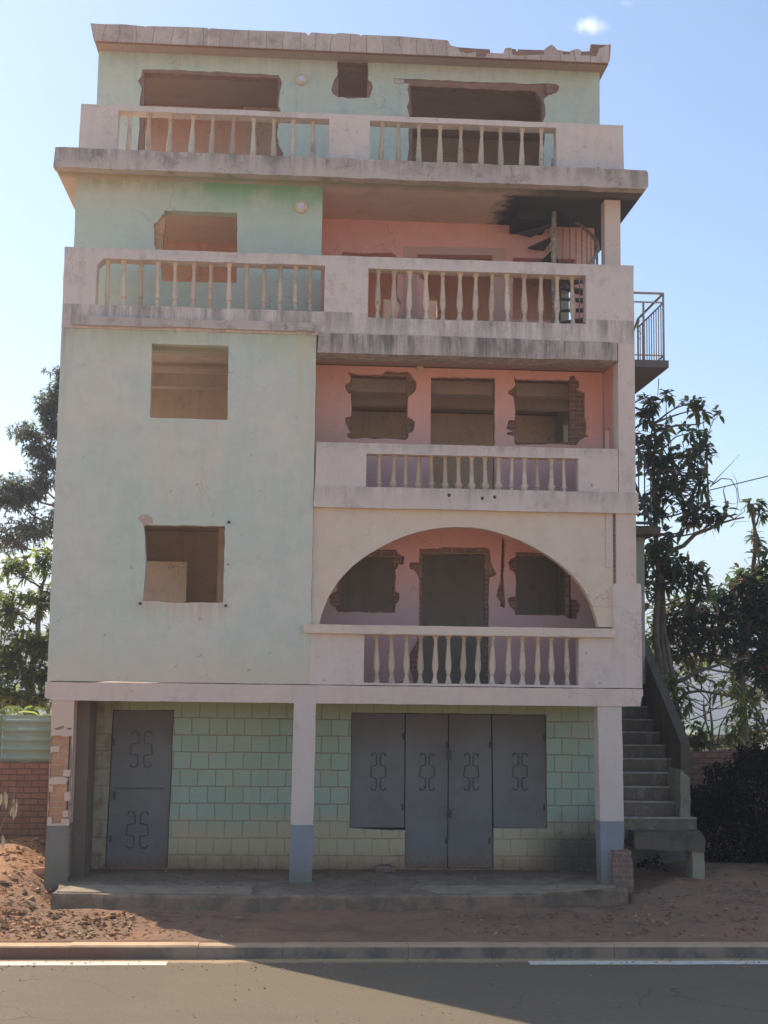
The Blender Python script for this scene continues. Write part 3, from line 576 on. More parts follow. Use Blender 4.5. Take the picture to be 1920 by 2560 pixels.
# --- terrace parapet
YR = .75
zR1 = Z_('A', YR, 203, 478); zRo = Z_('A', YR, 830, 522)
m = MB()
zR1 = P(203, 259, YR).z; zs0 = ZsC1-.03
oA = [(X_('A', YR, 357, 600), zs0+.1), (X_('A', YR, 1332, 600), zs0+.1), (X_('A', YR, 1332, 600), Z_('A', YR, 830, 527)), (X_('A', YR, 357, 600), Z_('A', YR, 830, 527))]
oB = [(X_('B', YR, 46, 600), zs0+.1), (X_('B', YR, 905, 650), zs0+.1), (X_('B', YR, 905, 650), Z_('B', YR, 470, 572)), (X_('B', YR, 46, 600), Z_('B', YR, 470, 572))]
m.prism(wob([(P(196, 340, YR).x, zs0), (5.08, zs0), (5.07, zR1), (-3.37, zR1)], .004), [wob(oA, .004), wob(oB, .004)], YR, YR+.24)
m.build('terrace_parapet', M['white'], house)
# --- top storey wall
o1 = Q('z1', YT, [(100,90), (300,95), (500,103), (680,110), (860,122), (1040,130), (1065,180), (1050,250), (1040,340), (1055,380), (1042,460), (1030,540), (1045,620), (1072,670), (1064,760), (70,760), (66,640), (75,540), (80,330), (95,220), (68,170), (92,140)])
o2 = Q('z2', YT, [(65,20), (275,20), (278,165), (300,180), (310,215), (300,250), (285,290), (170,294), (70,285), (35,262), (22,235), (30,205), (45,160), (65,130)])
o3 = Q('z2', YT, [(455,155), (700,165), (1100,180), (1580,195), (1600,212), (1592,235), (1580,255), (1530,262), (1490,300), (1500,340), (1505,400), (1488,450), (1500,560), (1490,640), (1500,810), (555,810), (550,700), (560,640), (555,540), (562,480), (558,400), (545,350), (562,300), (550,230), (560,190), (500,188), (458,182)])
Zrf = P(900, 130, 1.9).z
o2 = [(x, min(z, Zrf+.012)) for x, z in o2]
WTL, WTR = P(244, 200, YT).x, P(1499, 220, YT).x
Zrf = P(900, 130, 1.9).z                 # underside of the roof
m = MB(); m.prism([(WTL, ZsC1-.05), (WTR, ZsC1-.05), (WTR, Zrf+.03), (WTL, Zrf+.03)], [jag(o1, .012, .12, 5), jag(o2, .01, .07, 6), jag(o3, .012, .1, 7)], YT, YT+.03)
m.build('top_floor_wall', M['mint_d'], house)
def shrink(poly, d):
    cx = sum(p[0] for p in poly)/len(poly); cz = sum(p[1] for p in poly)/len(poly)
    return [(x+(d if x < cx else -d), z+(d if z < cz else -d)) for x, z in poly]
m = MB()
c1 = Q('z1', YT, [(112,108), (1035,148), (1040,200), (1030,340), (1020,560), (1035,700), (1035,760), (105,760), (108,400)])
c2 = Q('z2', YT, [(72,20), (272,20), (272,282), (72,278)]); c2 = [(x, min(z, Zrf+.012)) for x, z in c2]
c3 = Q('z2', YT, [(570,200), (1440,240), (1480,300), (1485,420), (1478,640), (1478,810), (575,810), (585,500), (575,330)])
m.prism([(WTL+.01, ZsC1-.05), (WTR-.01, ZsC1-.05), (WTR-.01, Zrf+.03), (WTL+.01, Zrf+.03)], [jag(c1, .008, .1), jag(c2, .006, .08), jag(c3, .01, .09)], YT+.032, YT+.2)
m.build('top_floor_brickwork', M['brick_mid'], house)
# lintel stubs sticking out at the torn window
m = MB(); a = P(*px('z2', 1505, 225), YT-.02); m.box(a.x, a.x+.11, YT-.05, YT+.1, a.z-.09, a.z+.07); m.build('lintel_stub', M['brick_mid'], house)
a = P(*px('z2', 460, 170), YT-.02); m = MB(); m.box(a.x, a.x+.16, YT-.015, YT+.025, a.z-.05, a.z+.03); m.build('lintel_stub', M['concrete'], house)
def kerbskin():
    t = NT('roof_kerb_cement', .95); x, y, z = t.xyz()
    cb = t.n('ShaderNodeCombineXYZ'); t.l(t.math('ADD', x, t.math('MULTIPLY', t.noise(1.1, 2, .5), .35)), cb.inputs[0]); cb.inputs[1].default_value = 1.0
    b = t.n('ShaderNodeTexBrick'); b.inputs['Scale'].default_value = 1; b.inputs['Brick Width'].default_value = .27; b.inputs['Row Height'].default_value = 2.3
    b.inputs['Mortar Size'].default_value = .006; b.inputs['Mortar Smooth'].default_value = .6; b.inputs['Color1'].default_value = (.50, .44, .42, 1); b.inputs['Color2'].default_value = (.40, .34, .32, 1); b.inputs['Mortar'].default_value = (.20, .15, .13, 1)
    t.l(cb.outputs[0], b.inputs['Vector'])
    c = t.mix(t.ramp(t.noise(3, 8, .75), .42, .7, 0, .75), b.outputs['Color'], (.24, .20, .19, 1))
    c = t.mix(t.ramp(t.noise(1, 6, .7, t.scaled((9, 9, 1.2))), .5, .72, 0, .6), c, (.62, .55, .52, 1))
    t.col(c); t.bump(t.math('SUBTRACT', t.noise(12, 7, .7), b.outputs['Fac']), .6, .015); return t.mat
# --- roof: slab and the brick kerb with broken render
RL, RR = P(236, 99, 1.9).x-.01, P(1525, 152, 1.9).x
m = MB(); m.box(RL+.02, RR-.02, 2.02, 6.0, Zrf+.012, Zrf+.14); m.box(RL+.02, RR-.02, 8.6, YB+.2, Zrf+.012, Zrf+.14); m.build('roof_slab', M['soffit_red'], house)  # gap left in the unseen roof to light the top rooms
top = Q('A', 1.9, [(232,107), (300,111), (390,112), (480,121), (488,124), (496,120), (640,123), (770,128), (778,135), (786,130), (905,137), (1020,141), (1130,144), (1225,151), (1236,164), (1250,149), (1360,157), (1378,151), (1470,158), (1478,166), (1490,160), (1600,165), (1660,167)])
top2 = Q('z7', 1.9, [(20,-8), (143,2), (168,50), (400,68), (525,75), (528,120), (645,122), (655,75), (710,68), (760,75), (766,98), (780,75), (1015,82), (1045,60), (1075,42), (1100,55), (1130,90), (1250,95), (1290,84), (1320,80), (1345,95), (1425,92), (1435,28), (1600,35), (1615,45)])
botz = Zrf
core = top+top2+[(RR, botz+.05), (RR-.02, botz+.01), (RL, botz+.01)]
m = MB(); m.prism([(x, z-.006) for x, z in core[:-3]]+[(RR-.004, botz+.05), (RR-.024, botz+.012), (RL+.004, botz+.012)], [], 1.925, 2.015); m.build('roof_kerb_brick', M['brick_mid'], house)
skin2 = Q('z7', 1.9, [(20,-8), (143,2), (168,50), (205,55), (240,75), (250,105), (290,108), (300,122), (395,108), (400,150), (480,150), (500,118), (528,120), (645,122), (655,75), (710,68), (722,78), (722,130), (760,140), (880,135), (1010,128), (1015,82), (1045,60), (1075,42), (1100,55), (1130,90), (1180,95), (1178,130), (1245,130), (1250,95), (1290,84), (1320,80), (1345,95), (1340,142), (1400,136), (1480,150), (1490,120), (1510,75), (1550,62), (1600,35), (1615,45)])
m = MB(); m.prism(top+wob(skin2, .003, .08, 3, False)+[ (RR, botz+.05), (RR-.02, botz), (RL, botz)], [], 1.9, 1.923)
m.build('roof_kerb_render', kerbskin(), house)
for xa, xb in ((RR-.1, RR-.004), (RL+.004, RL+.1)):
    m = MB(); m.box(xa, xb, 2.016, YB+.2, botz+.02, botz+.17); m.build('roof_kerb_brick', M['brick_mid'], house)

# --- side and back walls, floors, inner partitions
def sidewall(name, x0, x1, y0, y1, z0, z1, mat, holes=()):
    m = MB(); out = [(y0, z0), (y1, z0), (y1, z1), (y0, z1)]
    t = MB(); t.prism(out, holes, x0, x1)
    m.v = [(y, x, z) for x, y, z in t.v]; m.f = [f[::-1] for f in t.f]; m.m = t.m; m.sm = t.sm
    return m.build(name, mat, house)
R4 = lambda a, b, c, d: [(a, b), (c, b), (c, d), (a, d)]
sidewall('left_side_wall', XL, XL+.16, .171, YB, z_gb1-.012, 7.86, M['mint'], [R4(1.3, 3.3, 3.1, 4.9), R4(5.6, 3.4, 7.4, 4.7), R4(1.3, 5.8, 3.7, 7.4), R4(5.6, 5.9, 7.4, 7.2)])  # unseen side openings put in to let sun into the front rooms
sidewall('left_side_wall', XL, XL+.16, Y3+.201, YB, 7.87, ZsC0+.015, M['mint_c'], [R4(1.5, 8.3, 3.5, 9.9), R4(5.6, 8.6, 7.4, 9.9)])
sidewall('left_side_wall', WTL, WTL+.16, YT+.201, YB, ZsC1-.05, Zrf+.01, M['mint_d'], [R4(2.8, 11.2, 4.2, 12.7), R4(5.2, 11.4, 6.8, 12.6)])
sidewall('left_side_wall', XL+.1, XL+.26, YG-.1, YB, 0, z_gb0+.1, M['brick_dark'])
sidewall('right_side_wall', 4.84, 4.99, YG+.15, YB, z_gb1, Zf3b, M['greenwall'], [R4(1.8, 3.2, 3.1, 5.0), R4(6.2, 3.3, 7.6, 4.7), R4(2.0, 5.8, 4.4, 7.4), R4(5.8, 5.8, 7.6, 7.1)])  # unseen openings, made large to bring skylight into the right rooms
sidewall('right_side_wall', 4.84, 4.99, YT+.2, YB, Zf3b+.1, ZsC0+.015, M['greenwall'], [R4(3.0, 8.4, 4.6, 9.9), R4(5.6, 8.6, 7.0, 9.9)])
sidewall('right_side_wall', WTR-.17, WTR-.005, YT+.201, YB, ZsC1-.05, Zrf+.01, M['mint_d'], [R4(6.6, 11.5, 8, 12.6)])
sidewall('right_side_wall', 4.83, 4.98, YG+.15, YB, 0, z_gb0+.1, M['brick_dark'])
m = MB()
bh = [R4(-2.6, 3.5, -1.0, 4.8), R4(.6, 3.2, 2.0, 4.9), R4(2.8, 3.5, 4.2, 4.8), R4(-2.6, 6.1, -1.0, 7.2), R4(.6, 5.8, 2.2, 7.3), R4(2.8, 6.1, 4.2, 7.2),
      R4(-2.6, 8.5, -.8, 9.9), R4(.8, 8.1, 2.2, 9.9), R4(2.9, 8.5, 4.3, 9.9), R4(-2.4, 11.2, -.6, 12.6), R4(.2, 11.4, 1.2, 12.6), R4(2.4, 11.4, 3.2, 12.2)]
m.prism([(WTL+.17, 0), (4.83, 0), (4.83, Zrf), (WTL+.17, Zrf)], bh, YB-.16, YB); m.build('back_wall', M['in_beige'], house)  # unseen back openings put in so that light reaches the rooms
def partition(z0, z1, Y, holes, mat, x0=XL+.17, x1=4.83):
    m = MB(); m.prism([(x0, z0), (x1, z0), (x1, z1), (x0, z1)], holes, Y, Y+.14); m.build('inner_wall', mat, house)
YP = 5.0
partition(z_gb1, Zf2a+.03, YP, [], M['in_grey'], .46)
for (x0, x1, yy, zt_b) in ((.5, 4.82, 2.3, Zf2a+.03), (.5, 4.82, 3.6, Zf2a+.03), (XL+.17, 4.82, 2.2, Zf3a+.11), (.5, 4.82, 3.3, Zf3a+.11), (XM, 4.8, 3.6, ZsC0+.02)):
    m = MB(); m.box(x0, x1, yy, yy+.2, zt_b-.22, zt_b-.002); m.build('ceiling_beam', M['in_brown'], house)
partition(z_gb1, Zf2a+.03, 3.6, [], M['in_beige'], -1.25, .31)
partition(z_gb1, z_gb1+1.98, 3.35, [], M['in_beige'], XL+.17, -1.75)
partition(z_gb1, Zf2a+.04, 4.4, [], M['in_beige'], XL+.17, -1.26)
partition(Zf2b-.05, Zf3a+.1, YP, [], M['in_beige'], .5)
partition(Zf2b-.05, 7.86, 4.2, [], M['in_beige'], XL+.17, .3)
m = MB()
rc = [(2.85, 6.9), (3.9, 6.9), (3.9, 6.1)]
partition(zF3, ZsC0+.02, YP, [R4(1.6, zF3, 2.6, zF3+1.9)], M['in_salmon'], .4)
partition(zF3, ZsC0+.02, 3.8, [], M['in_salmon'], XL+.17, .4)
partition(ZsC1-.03, Zrf, YP-.6, [], M['in_salmon'], WTL+.17, -.95)
partition(ZsC1-.03, Zrf, YP-.7, [], M['in_beige'], -1.05, .1)
partition(ZsC1-.03, Zrf, YP+.4, [R4(2.6, ZsC1, 3.6, ZsC1+1.7)], M['in_brown'], .2, WTR-.18)
m = MB(); 
m.box(.32, .46, 3.6, YB-.17, z_gb1, Zf2a+.03)
m.build('inner_cross_wall', M['in_brown'], house); m = MB(); m.box(.34, .48, 4.2, YB-.17, Zf2b-.05, 7.86)
m.build('inner_cross_wall', M['in_brown'], house); m = MB(); m.box(.1, .24, 4.6, YB-.17, ZsC1-.03, Zrf)
m.build('inner_cross_wall', M['in_brown'], house)

sidewall('balcony_side_wall', 4.86, 4.98, .345, YG-.003, z_gb1, Zf2a+.1, M['greenwall'])
sidewall('balcony_side_wall', 4.86, 4.98, .345, YG-.003, Zf2b-.04, Zf3a+.1, M['pink_b'], [R4(.95, Zf2b+.5, 1.2, Zf2b+1.15)])
# --- pink balcony walls of the first and second floor
def pinkwall(name, z0, z1, holes_skin, holes_core, mat, seed):
    m = MB(); m.prism([(XM-.1, z0), (4.83, z0), (4.83, z1), (XM-.1, z1)], [jag(h, .006, .07, seed+i) for i, h in enumerate(holes_skin)], YG, YG+.085)
    m.build(name, mat, house)
    m = MB(); m.prism([(XM-.1, z0), (4.83, z0), (4.83, z1), (XM-.1, z1)], [wob(h, .008, .08) for h in holes_core], YG+.087, YG+.2)
    m.build(name.replace('wall', 'brickwork'), M['brick_dark'], house)
sA = Q('z3', YG, [(115,122), (165,135), (240,150), (470,150), (520,110), (560,115), (640,125), (740,118), (775,140), (800,190), (830,220), (838,260), (828,315), (790,355), (750,380), (745,480), (742,590), (790,612), (818,640), (815,690), (795,745), (755,760), (750,800), (720,830), (610,822), (500,815), (400,822), (300,808), (160,818), (118,795), (115,762), (150,758), (120,700), (95,640), (97,595), (155,585), (160,480), (155,350), (130,350), (93,285), (97,250), (150,222), (155,180)])
cA_ = Q('z3', YG+.05, [(165,158), (735,172), (730,700), (738,805), (160,800), (160,500)])
sB = Q('z3', YG, [(985,178), (1650,182), (1648,1000), (985,1000)]); sB[2] = (sB[1][0], Zf2b-.02); sB[3] = (sB[0][0], Zf2b-.02)
sB2 = [(x, z) for x, z in sB]
sC = Q('z4', YG, [(350,150), (370,195), (600,205), (925,205), (935,170), (960,158), (985,165), (1000,200), (1030,215), (1030,290), (1000,295), (1045,320), (1092,335), (1092,480), (1090,580), (1105,640), (1110,700), (1100,770), (1130,795), (1090,800), (1040,830), (1000,885), (900,880), (760,872), (540,875), (380,885), (358,860), (355,790), (285,775), (278,750), (340,742), (275,715), (290,640), (310,620), (358,625), (365,520), (350,400), (340,375), (290,350), (300,315), (345,290), (368,260), (355,200)])
cC_ = Q('z4', YG+.05, [(385,212), (925,218), (935,500), (935,845), (375,850)])
pinkwall('second_floor_balcony_wall', Zf2b-.1, Zf3a+.1, [sA, sB, sC], [cA_, sB2, cC_], M['pink_b'], 20)
tA = Q('z5', YG, [(260,350), (870,348), (890,390), (930,410), (958,420), (950,505), (900,500), (885,540), (862,555), (872,620), (862,700), (865,780), (905,800), (910,850), (895,890), (870,910), (860,1000), (740,1002), (640,1005), (500,995), (340,1000), (260,990), (240,950), (200,930), (178,890), (180,820), (230,790), (265,780), (250,700)])
uA = Q('z5', YG+.05, [(300,420), (850,430), (850,980), (290,975)])
tB = Q('z5', YG, [(1112,338), (1320,338), (1360,320), (1500,325), (1620,328), (1660,335), (1660,900), (1112,1400)])
e = Q('z6', YG, [(270,325), (310,350), (318,460), (345,540), (382,600), (350,625), (310,635), (302,720), (300,830), (295,900), (302,1000), (298,1100), (302,1300)])
tB = tB[:5]+e[:-1]+[(e[-2][0], Z_('z5', YG, 1112, 1830)), (tB[0][0]-.02, Z_('z5', YG, 1112, 1830))]
s_ = Q('zb', YG, [(342,300), (345,205), (365,170), (395,110), (400,60)])
tB += s_[:4]
q = Q('z5', YG, [(1112,1100), (1112,660), (1090,600), (1060,565), (1010,545), (1008,520), (1022,480), (1112,480)])
tB += q
tB = tB[:]
uB = Q('z5', YG+.05, [(1145,395), (1640,395), (1640,1400)]); uB = [uB[0], uB[1], (e[8][0]-.05, uB[1][1])] + [(e[8][0]-.05, zo-.1), (uB[0][0], zo-.1)]; uB.pop(1)
tC = Q('z6', YG, [(578,375), (1150,385), (1150,700), (1152,865), (1215,870), (1252,920), (1245,980), (1225,1000), (1215,1070), (1120,1065), (1100,1035), (800,1030), (575,1025), (560,970), (520,945), (495,880), (500,850), (575,830), (580,700), (575,620), (555,575), (510,555), (515,525), (498,490), (530,440), (575,425)])
uC = Q('z6', YG+.05, [(590,425), (1095,430), (1095,1018), (585,1015)])
tD = Q('z6', YG, [(445,215), (458,250), (465,300), (460,500), (450,600), (455,700), (465,850), (470,930), (460,962), (415,930), (420,890), (375,830), (395,750), (420,690), (425,550), (430,400), (432,290)])
for pp in (tB,):
    pass
pinkwall('first_floor_balcony_wall', z_gb1-.05, Zf2a+.1, [tA, tB, tC, tD], [uA, uB, uC], M['pink_a'], 40)
m = MB(); a = P(*px('z6', 1140, 620), YG+.03); b2 = P(*px('z6', 1145, 1060), YG+.03); m.tube([a+Vector((0,0,.3)), b2], .014, 6); m.build('window_bar', M['iron'], house)
# bits of broken lintel, wiring rosette, rubble on the balcony floors
m = MB(); a = P(*px('z3', 870, 85), YG); m.lathe([(0, -.03), (.05, -.028), (.06, 0)], tuple(a), 12, axis='Y'); m.tube([a, a+Vector((.1,-.01,-.0)), a+Vector((.14,-.01,-.05)), a+Vector((.04,-.01,-.06))], .006, 5); m.build('wiring_rosette', M['pinkwhite'], house)
def rubble(name, x0, x1, y0, y1, z, n, sz, mats, parent=None, seed=1, label=None):
    rnd = random.Random(seed); m = MB()
    for i in range(n):
        cx, cy = rnd.uniform(x0, x1), rnd.uniform(y0, y1); s = sz*rnd.uniform(.4, 1.3); cz = (z(cx, cy) if callable(z) else z)+s*.25
        R = Matrix.Rotation(rnd.uniform(0, 6.3), 3, 'Z') @ Matrix.Rotation(rnd.uniform(-.5, .5), 3, 'X') @ Matrix.Rotation(rnd.uniform(-.5, .5), 3, 'Y')
        d = (rnd.uniform(.5, 1.1)*s, rnd.uniform(.35, .8)*s, rnd.uniform(.18, .6)*s); pts = []
        for sz_ in (-1, 1):
            for (a, b) in ((-1,-1), (1,-1), (1,1), (-1,1)):
                v = R @ Vector((a*d[0]*rnd.uniform(.6, 1), b*d[1]*rnd.uniform(.6, 1), sz_*d[2]*rnd.uniform(.6, 1))); pts.append((cx+v.x, cy+v.y, cz+v.z))
        m.hexa(pts, rnd.randrange(len(mats)))
    return m.build(name, mats, parent, label)
RM = [simple('rubble_brick', (.26, .14, .1, 1), .95), simple('rubble_cement', (.22, .2, .19, 1), .95), simple('rubble_plaster', (.30, .26, .23, 1), .95)]
for (nm, x0, x1, z, sd) in (('balcony_rubble', ox0, ox1, zo-.06, 3), ('balcony_rubble', X_('D', 0, 283, 600), X_('D', 0, 1187, 600), zF3, 5)):
    o = rubble(nm, x0, x1, .35, 1.1, z, 60, .075, RM, None, sd)
    tag(o, 'broken masonry rubble lying on the first floor balcony behind the balusters' if sd == 3 else 'broken masonry rubble lying on the third floor balcony behind the balusters', 'rubble', kind='stuff')

# --- balusters
def prof_vase(h, r=.052):     # neck above, belly below, bell foot
    p = [(.95,0), (.95,.03), (.62,.1), (.5,.16), (.5,.2), (.62,.205), (.62,.225), (.55,.235), (.85,.29), (.92,.36), (.86,.45), (.66,.62), (.5,.78), (.47,.84), (.58,.85), (.58,.87), (.5,.875), (.6,.93), (.95,.97), (1.0,.975), (1.0,1)]
    return [(r*a, h*b) for a, b in p]
def prof_slim(h, r=.045):
    p = [(.7,0), (.7,.16), (.58,.17), (.58,.21), (.85,.215), (.9,.25), (.78,.32), (.62,.6), (.5,.8), (.62,.81), (.62,.83), (.5,.84), (.62,.9), (.9,.96), (1,.965), (1,1)]
    return [(r*a, h*b) for a, b in p]
def prof_bell(h, r=.058):
    p = [(.5,0), (.5,.02), (.72,.08), (1.0,.16), (1.0,.19), (.7,.21), (.62,.24), (.5,.5), (.44,.84), (.55,.85), (.55,.87), (.46,.88), (.6,.95), (.85,.97), (.85,1)]
    return [(r*a, h*b) for a, b in p]
def prof_post(h, r=.05):
    p = [(.8,0), (.8,.02), (.6,.04), (.6,.13), (.9,.14), (.9,.17), (.62,.2), (.55,.4), (.46,.84), (.58,.85), (.58,.87), (.46,.88), (.6,.95), (.85,.97), (.85,1)]
    return [(r*a, h*b) for a, b in p]
def row(c, y, xs, Y, z0, z1, styles, seed):
    rnd = random.Random(seed); cache = {}
    for i, x in enumerate(xs):
        X = P(*px(c, x, y(x) if callable(y) else y), Y).x; st = styles[i % len(styles)]
        if st not in cache:
            m = MB(); m.lathe(st(z1-z0), (0, 0, 0), 16); o = m.build('baluster', M['baluster'], house); cache[st] = o
        else:
            o = cache[st].copy(); COL.objects.link(o); o.parent = house
        o.location = (X, Y, z0); o.rotation_euler = (rnd.uniform(-.02, .02), rnd.uniform(-.028, .028), rnd.uniform(0, 6)); o.scale = (rnd.uniform(.93, 1.06),)*2+(1,)
row('A', 620, (410,500,597,697,790,887,985,1078,1168,1260), YR+.12, zs0, oA[2][1]+.01, [prof_vase], 1)
row('B', 670, (95,180,272,368,463,556,651,745,838), YR+.12, zs0, oB[2][1]+.01, [prof_vase], 2)
row('C', 540, (352,438,525,612,703,797,885,983,1075,1163,1247,1325,1403), .12, lo[0][1]-.005, lo[2][1]+.005, [prof_slim], 3)
row('D', 510, (322,388,452,525,593,662,727,793,862,931,998,1065,1132), .12, ro[0][1]-.005, ro[2][1]+.005, [prof_vase], 4)
row('F', 610, (365,430,487,545,607,670,732,792,855,915,974,1035,1095,1158,1218), .12, Z_('F', 0, 790, 688)-.005, Z_('F', 0, 790, 534)+.005, [prof_post, prof_bell, prof_post, prof_bell, prof_post, prof_bell, prof_bell, prof_bell, prof_bell, prof_bell, prof_post, prof_bell, prof_post, prof_bell, prof_post], 5)
row('zb', 250, (118,220,323,418,518,612,711,812,912,1023,1123,1225,1326,1433), .12, zo-.005, zcap[1]+.0, [prof_vase], 6)

# --- round bulkhead lamps
for c, a, b, Y in (('z1', 1200, 165, YT), ('C', 1353, 142, Y3)):
    p = P(*px(c, a, b), Y); m = MB()
    m.lathe([(.055, -.06), (.085, -.055), (.1, -.04), (.105, -.01), (.105, 0)], tuple(p), 24, axis='Y'); lamp = m.build('wall_lamp', M['lampring'], house)
    m = MB(); m.lathe([(0, -.062), (.03, -.061), (.056, -.05)], tuple(p), 24, axis='Y'); m.build('lamp_glass', M['lampglass'], lamp)
    m = MB(); m.box(p.x-.045, p.x+.045, p.y-.066, p.y-.0635, p.z-.045, p.z+.045); m.build('lamp_mark', simple('lamp_label_blue', (.62, .68, .85, 1), .4), lamp)

# --- spiral stair on the third floor
spiral = MB(); spiral.tube([(SX, SY, zF3), (SX, SY, ZsC1+.6)], .043, 12)
for zz in (8.6, 9.25, 9.62, 9.9): spiral.lathe([(.043, 0), (.052, .005), (.052, .04), (.043, .045)], (SX, SY, zz), 12)
sp = spiral.build('spiral_stair', M['stairsteel'], house)
nst = 11; rise = .205; R1 = .72; A0 = 19*((zF3-8.87)/.205+1)-11
def spir(a): return radians(A0+a)
for i in range(nst):
    a0 = spir(19*i); a1 = a0+radians(24); z = zF3+rise*(i+1)-.03; m = MB()
    pts = [(SX+.04*cos(a0), SY+.04*sin(a0)), (SX+R1*cos(a0), SY+R1*sin(a0)), (SX+R1*cos((a0+a1)/2), SY+R1*sin((a0+a1)/2)), (SX+R1*cos(a1), SY+R1*sin(a1)), (SX+.04*cos(a1), SY+.04*sin(a1))]
    n = len(pts); m.add([(x, y, z) for x, y in pts]+[(x, y, z+.03) for x, y in pts], [tuple(range(n))[::-1], tuple(range(n, 2*n))] + [(k, (k+1) % n, (k+1) % n+n, k+n) for k in range(n)])
    m.build('tread', M['stairdark'], sp)
    aa = (a0+a1)/2; m = MB(); hz = .9
    for q in (0, .5):
        a = a0+radians(19)*q+.06; zb = z+.02
        m.tube([(SX+(R1-.02)*cos(a), SY+(R1-.02)*sin(a), zb), (SX+(R1-.02)*cos(a), SY+(R1-.02)*sin(a), zb+hz+rise*q)], .009, 6)
    if z+hz < 10.75: m.build('stair_rod', M['stairsteel'], sp)
m = MB(); pts = []
for k in range(0, int(nst*6)):
    t = k/6; a = spir(19*t); z = zF3+rise*(t+1)+.9
    if z < ZsC0+.1: pts.append((SX+(R1-.02)*cos(a), SY+(R1-.02)*sin(a), z))
m.tube(pts, .03, 8); m.build('handrail', M['stairsteel'], sp)

# --- outside stair along the right side
st = MB(); XS0, XS1 = 5.12, 6.0
steps = [(.4, .88), (.72, 1.08), (1.04, 1.27), (1.36, 1.46), (1.70, 1.65), (2.04, 1.84), (2.38, 2.03), (2.72, 2.22), (3.06, 2.42), (3.4, 2.61), (3.74, 2.76)]
for i, (y, z) in enumerate(steps):
    y1 = steps[i+1][0] if i+1 < len(steps) else 6.2
    st.box(4.85 if y < 1.2 else 5.0, XS1, y+.012, y1+.012, z-.32, z-.003)
stair = st.build('outside_stair', plaster('stained_riser', (.15, .125, .10, 1), (.10, .085, .07, 1), dirt=(.30, .27, .23), dirt_amt=.35, streak=.75, bump=.6), house)
m = MB()
for i, (y, z) in enumerate(steps):
    y1 = steps[i+1][0] if i+1 < len(steps) else 6.2
    m.box((4.85 if y < 1.2 else 5.0)+.01, XS1-.003, y, y+.05, z-.02, z+.002)
m.build('step_nosing', M['stairnose'], stair)
m = MB(); m.box(5.0, 6.14, 1.25, 1.4, -.35, .9); m.build('stair_void_backing', M['slabdark'], stair)  # dark wall added in the open void for the shade under the landing
XP0, XP1 = 6.003, 6.15
m = MB(); sl = .66
def par(y): return 1.92+(y-1.2)*sl
t = MB(); t.prism([(1.2, .6), (6.2, 2.6), (6.2, 3.75), (par and 3.9, par(3.9)), (1.2, 1.92)], [], XP0, XP1)
m.v = [(y, x, z) for x, y, z in t.v]; m.f = [f[::-1] for f in t.f]; m.m = t.m; m.sm = t.sm
m.build('stair_parapet', M['mossy'], stair)
a = P(1701, 1930, .5); b2 = P(1724, 1930, .5); m = MB(); m.prism(jag([(a.x, .5), (b2.x, .5), (b2.x+.005, 1.45), (a.x+.02, 1.56), (a.x, 1.5)], .012, .08), [], .5, 1.19)
m.build('stair_post', plaster('patchy_stair_post', (.30, .29, .25, 1), (.14, .14, .12, 1), dirt=(.06, .06, .05), dirt_amt=.8), stair)
lx1 = P(1762, 2090, .1).x
m = MB(); m.prism(jag([(5.0, .46), (lx1-.12, .44), (lx1, .42), (lx1+.01, .6), (lx1-.06, .72), (lx1-.2, .70), (5.6, .69), (5.0, .70)], .012, .1), [], .1, 1.2)
m.build('stair_landing', M['mossy'], stair)
a = P(1733, 2150, .15).x; m = MB(); m.prism(jag([(a, -.3), (lx1-.0, -.3), (lx1, .43), (a-.02, .44)], .012, .1), [], .15, .5); m.build('landing_pier', plaster('pier_render', (.30, .30, .24, 1), (.16, .17, .13, 1), dirt=(.05, .06, .04), dirt_amt=.8), stair)
a0 = P(1527, 2170, -.05).x; a1 = P(1585, 2170, -.05).x; m = MB(); m.prism(jag([(a0, -.3), (a1, -.3), (a1-.02, .2), (a1-.05, .46), (a0+.02, .47), (a0+.02, .2)], .02, .08), [], -.1, .3)
m.build('landing_pier', M['brick_dark'], stair)
# first-floor side passage wall and slabs above the stair
wx = P(1612, 1500, 3.2).x
m = MB(); m.box(5.0, wx, 3.2, YB-1, z_gb1+.05, Z_('s', 3.2, 1600, 1338)); m.build('side_passage_wall', M['greenwall'], house)
sx = P(1650, 1325, 2.6).x; z0, z1 = Z_('s', 2.6, 1620, 1338), Z_('s', 2.6, 1620, 1315)
m = MB(); m.prism(jag([(5.0, z0), (sx, z0+.02), (sx+.02, z1-.03), (sx, z1), (5.0, z1)], .01, .1), [], 2.6, 5.5); m.build('side_landing_slab', M['mossy'], house)
# steel flight between the two side landings (seen end on)
m = MB(); xs = P(1600, 1100, 3.3).x
za, zb_ = z1, Z_('s', 2.2, 1600, 985)
for i in range(12):
    zz = za+(zb_-za)*(i+.5)/12; yy = 3.0+.22*i
    m.box(5.06, xs+.1, yy, yy+.2, zz, zz+.03)
for xx in (5.12, xs+.1): m.tube([(xx, 2.9, za), (xx, 3.0+.22*12, zb_)], .03, 6)
for k in range(7): m.tube([(xs+.1, 3.0+.4*k, za+(zb_-za)*k/7), (xs+.1, 3.0+.4*k, za+(zb_-za)*k/7+.9)], .012, 6)
m.tube([(xs+.1, 3.0, za+.9), (xs+.1, 3.0+2.8, zb_+.9)], .018, 6)
m.build('steel_flight', M['stairdark'], house)
Yl = 1.6
sl0 = P(1590, 985, Yl).x; sl1 = P(1672, 905, Yl)
m = MB(); zt_, zb_ = P(1672, 901, Yl).z, P(1672, 919, Yl).z
m.box(XR+.01, sl1.x, Yl, 5.0, zb_, zt_)
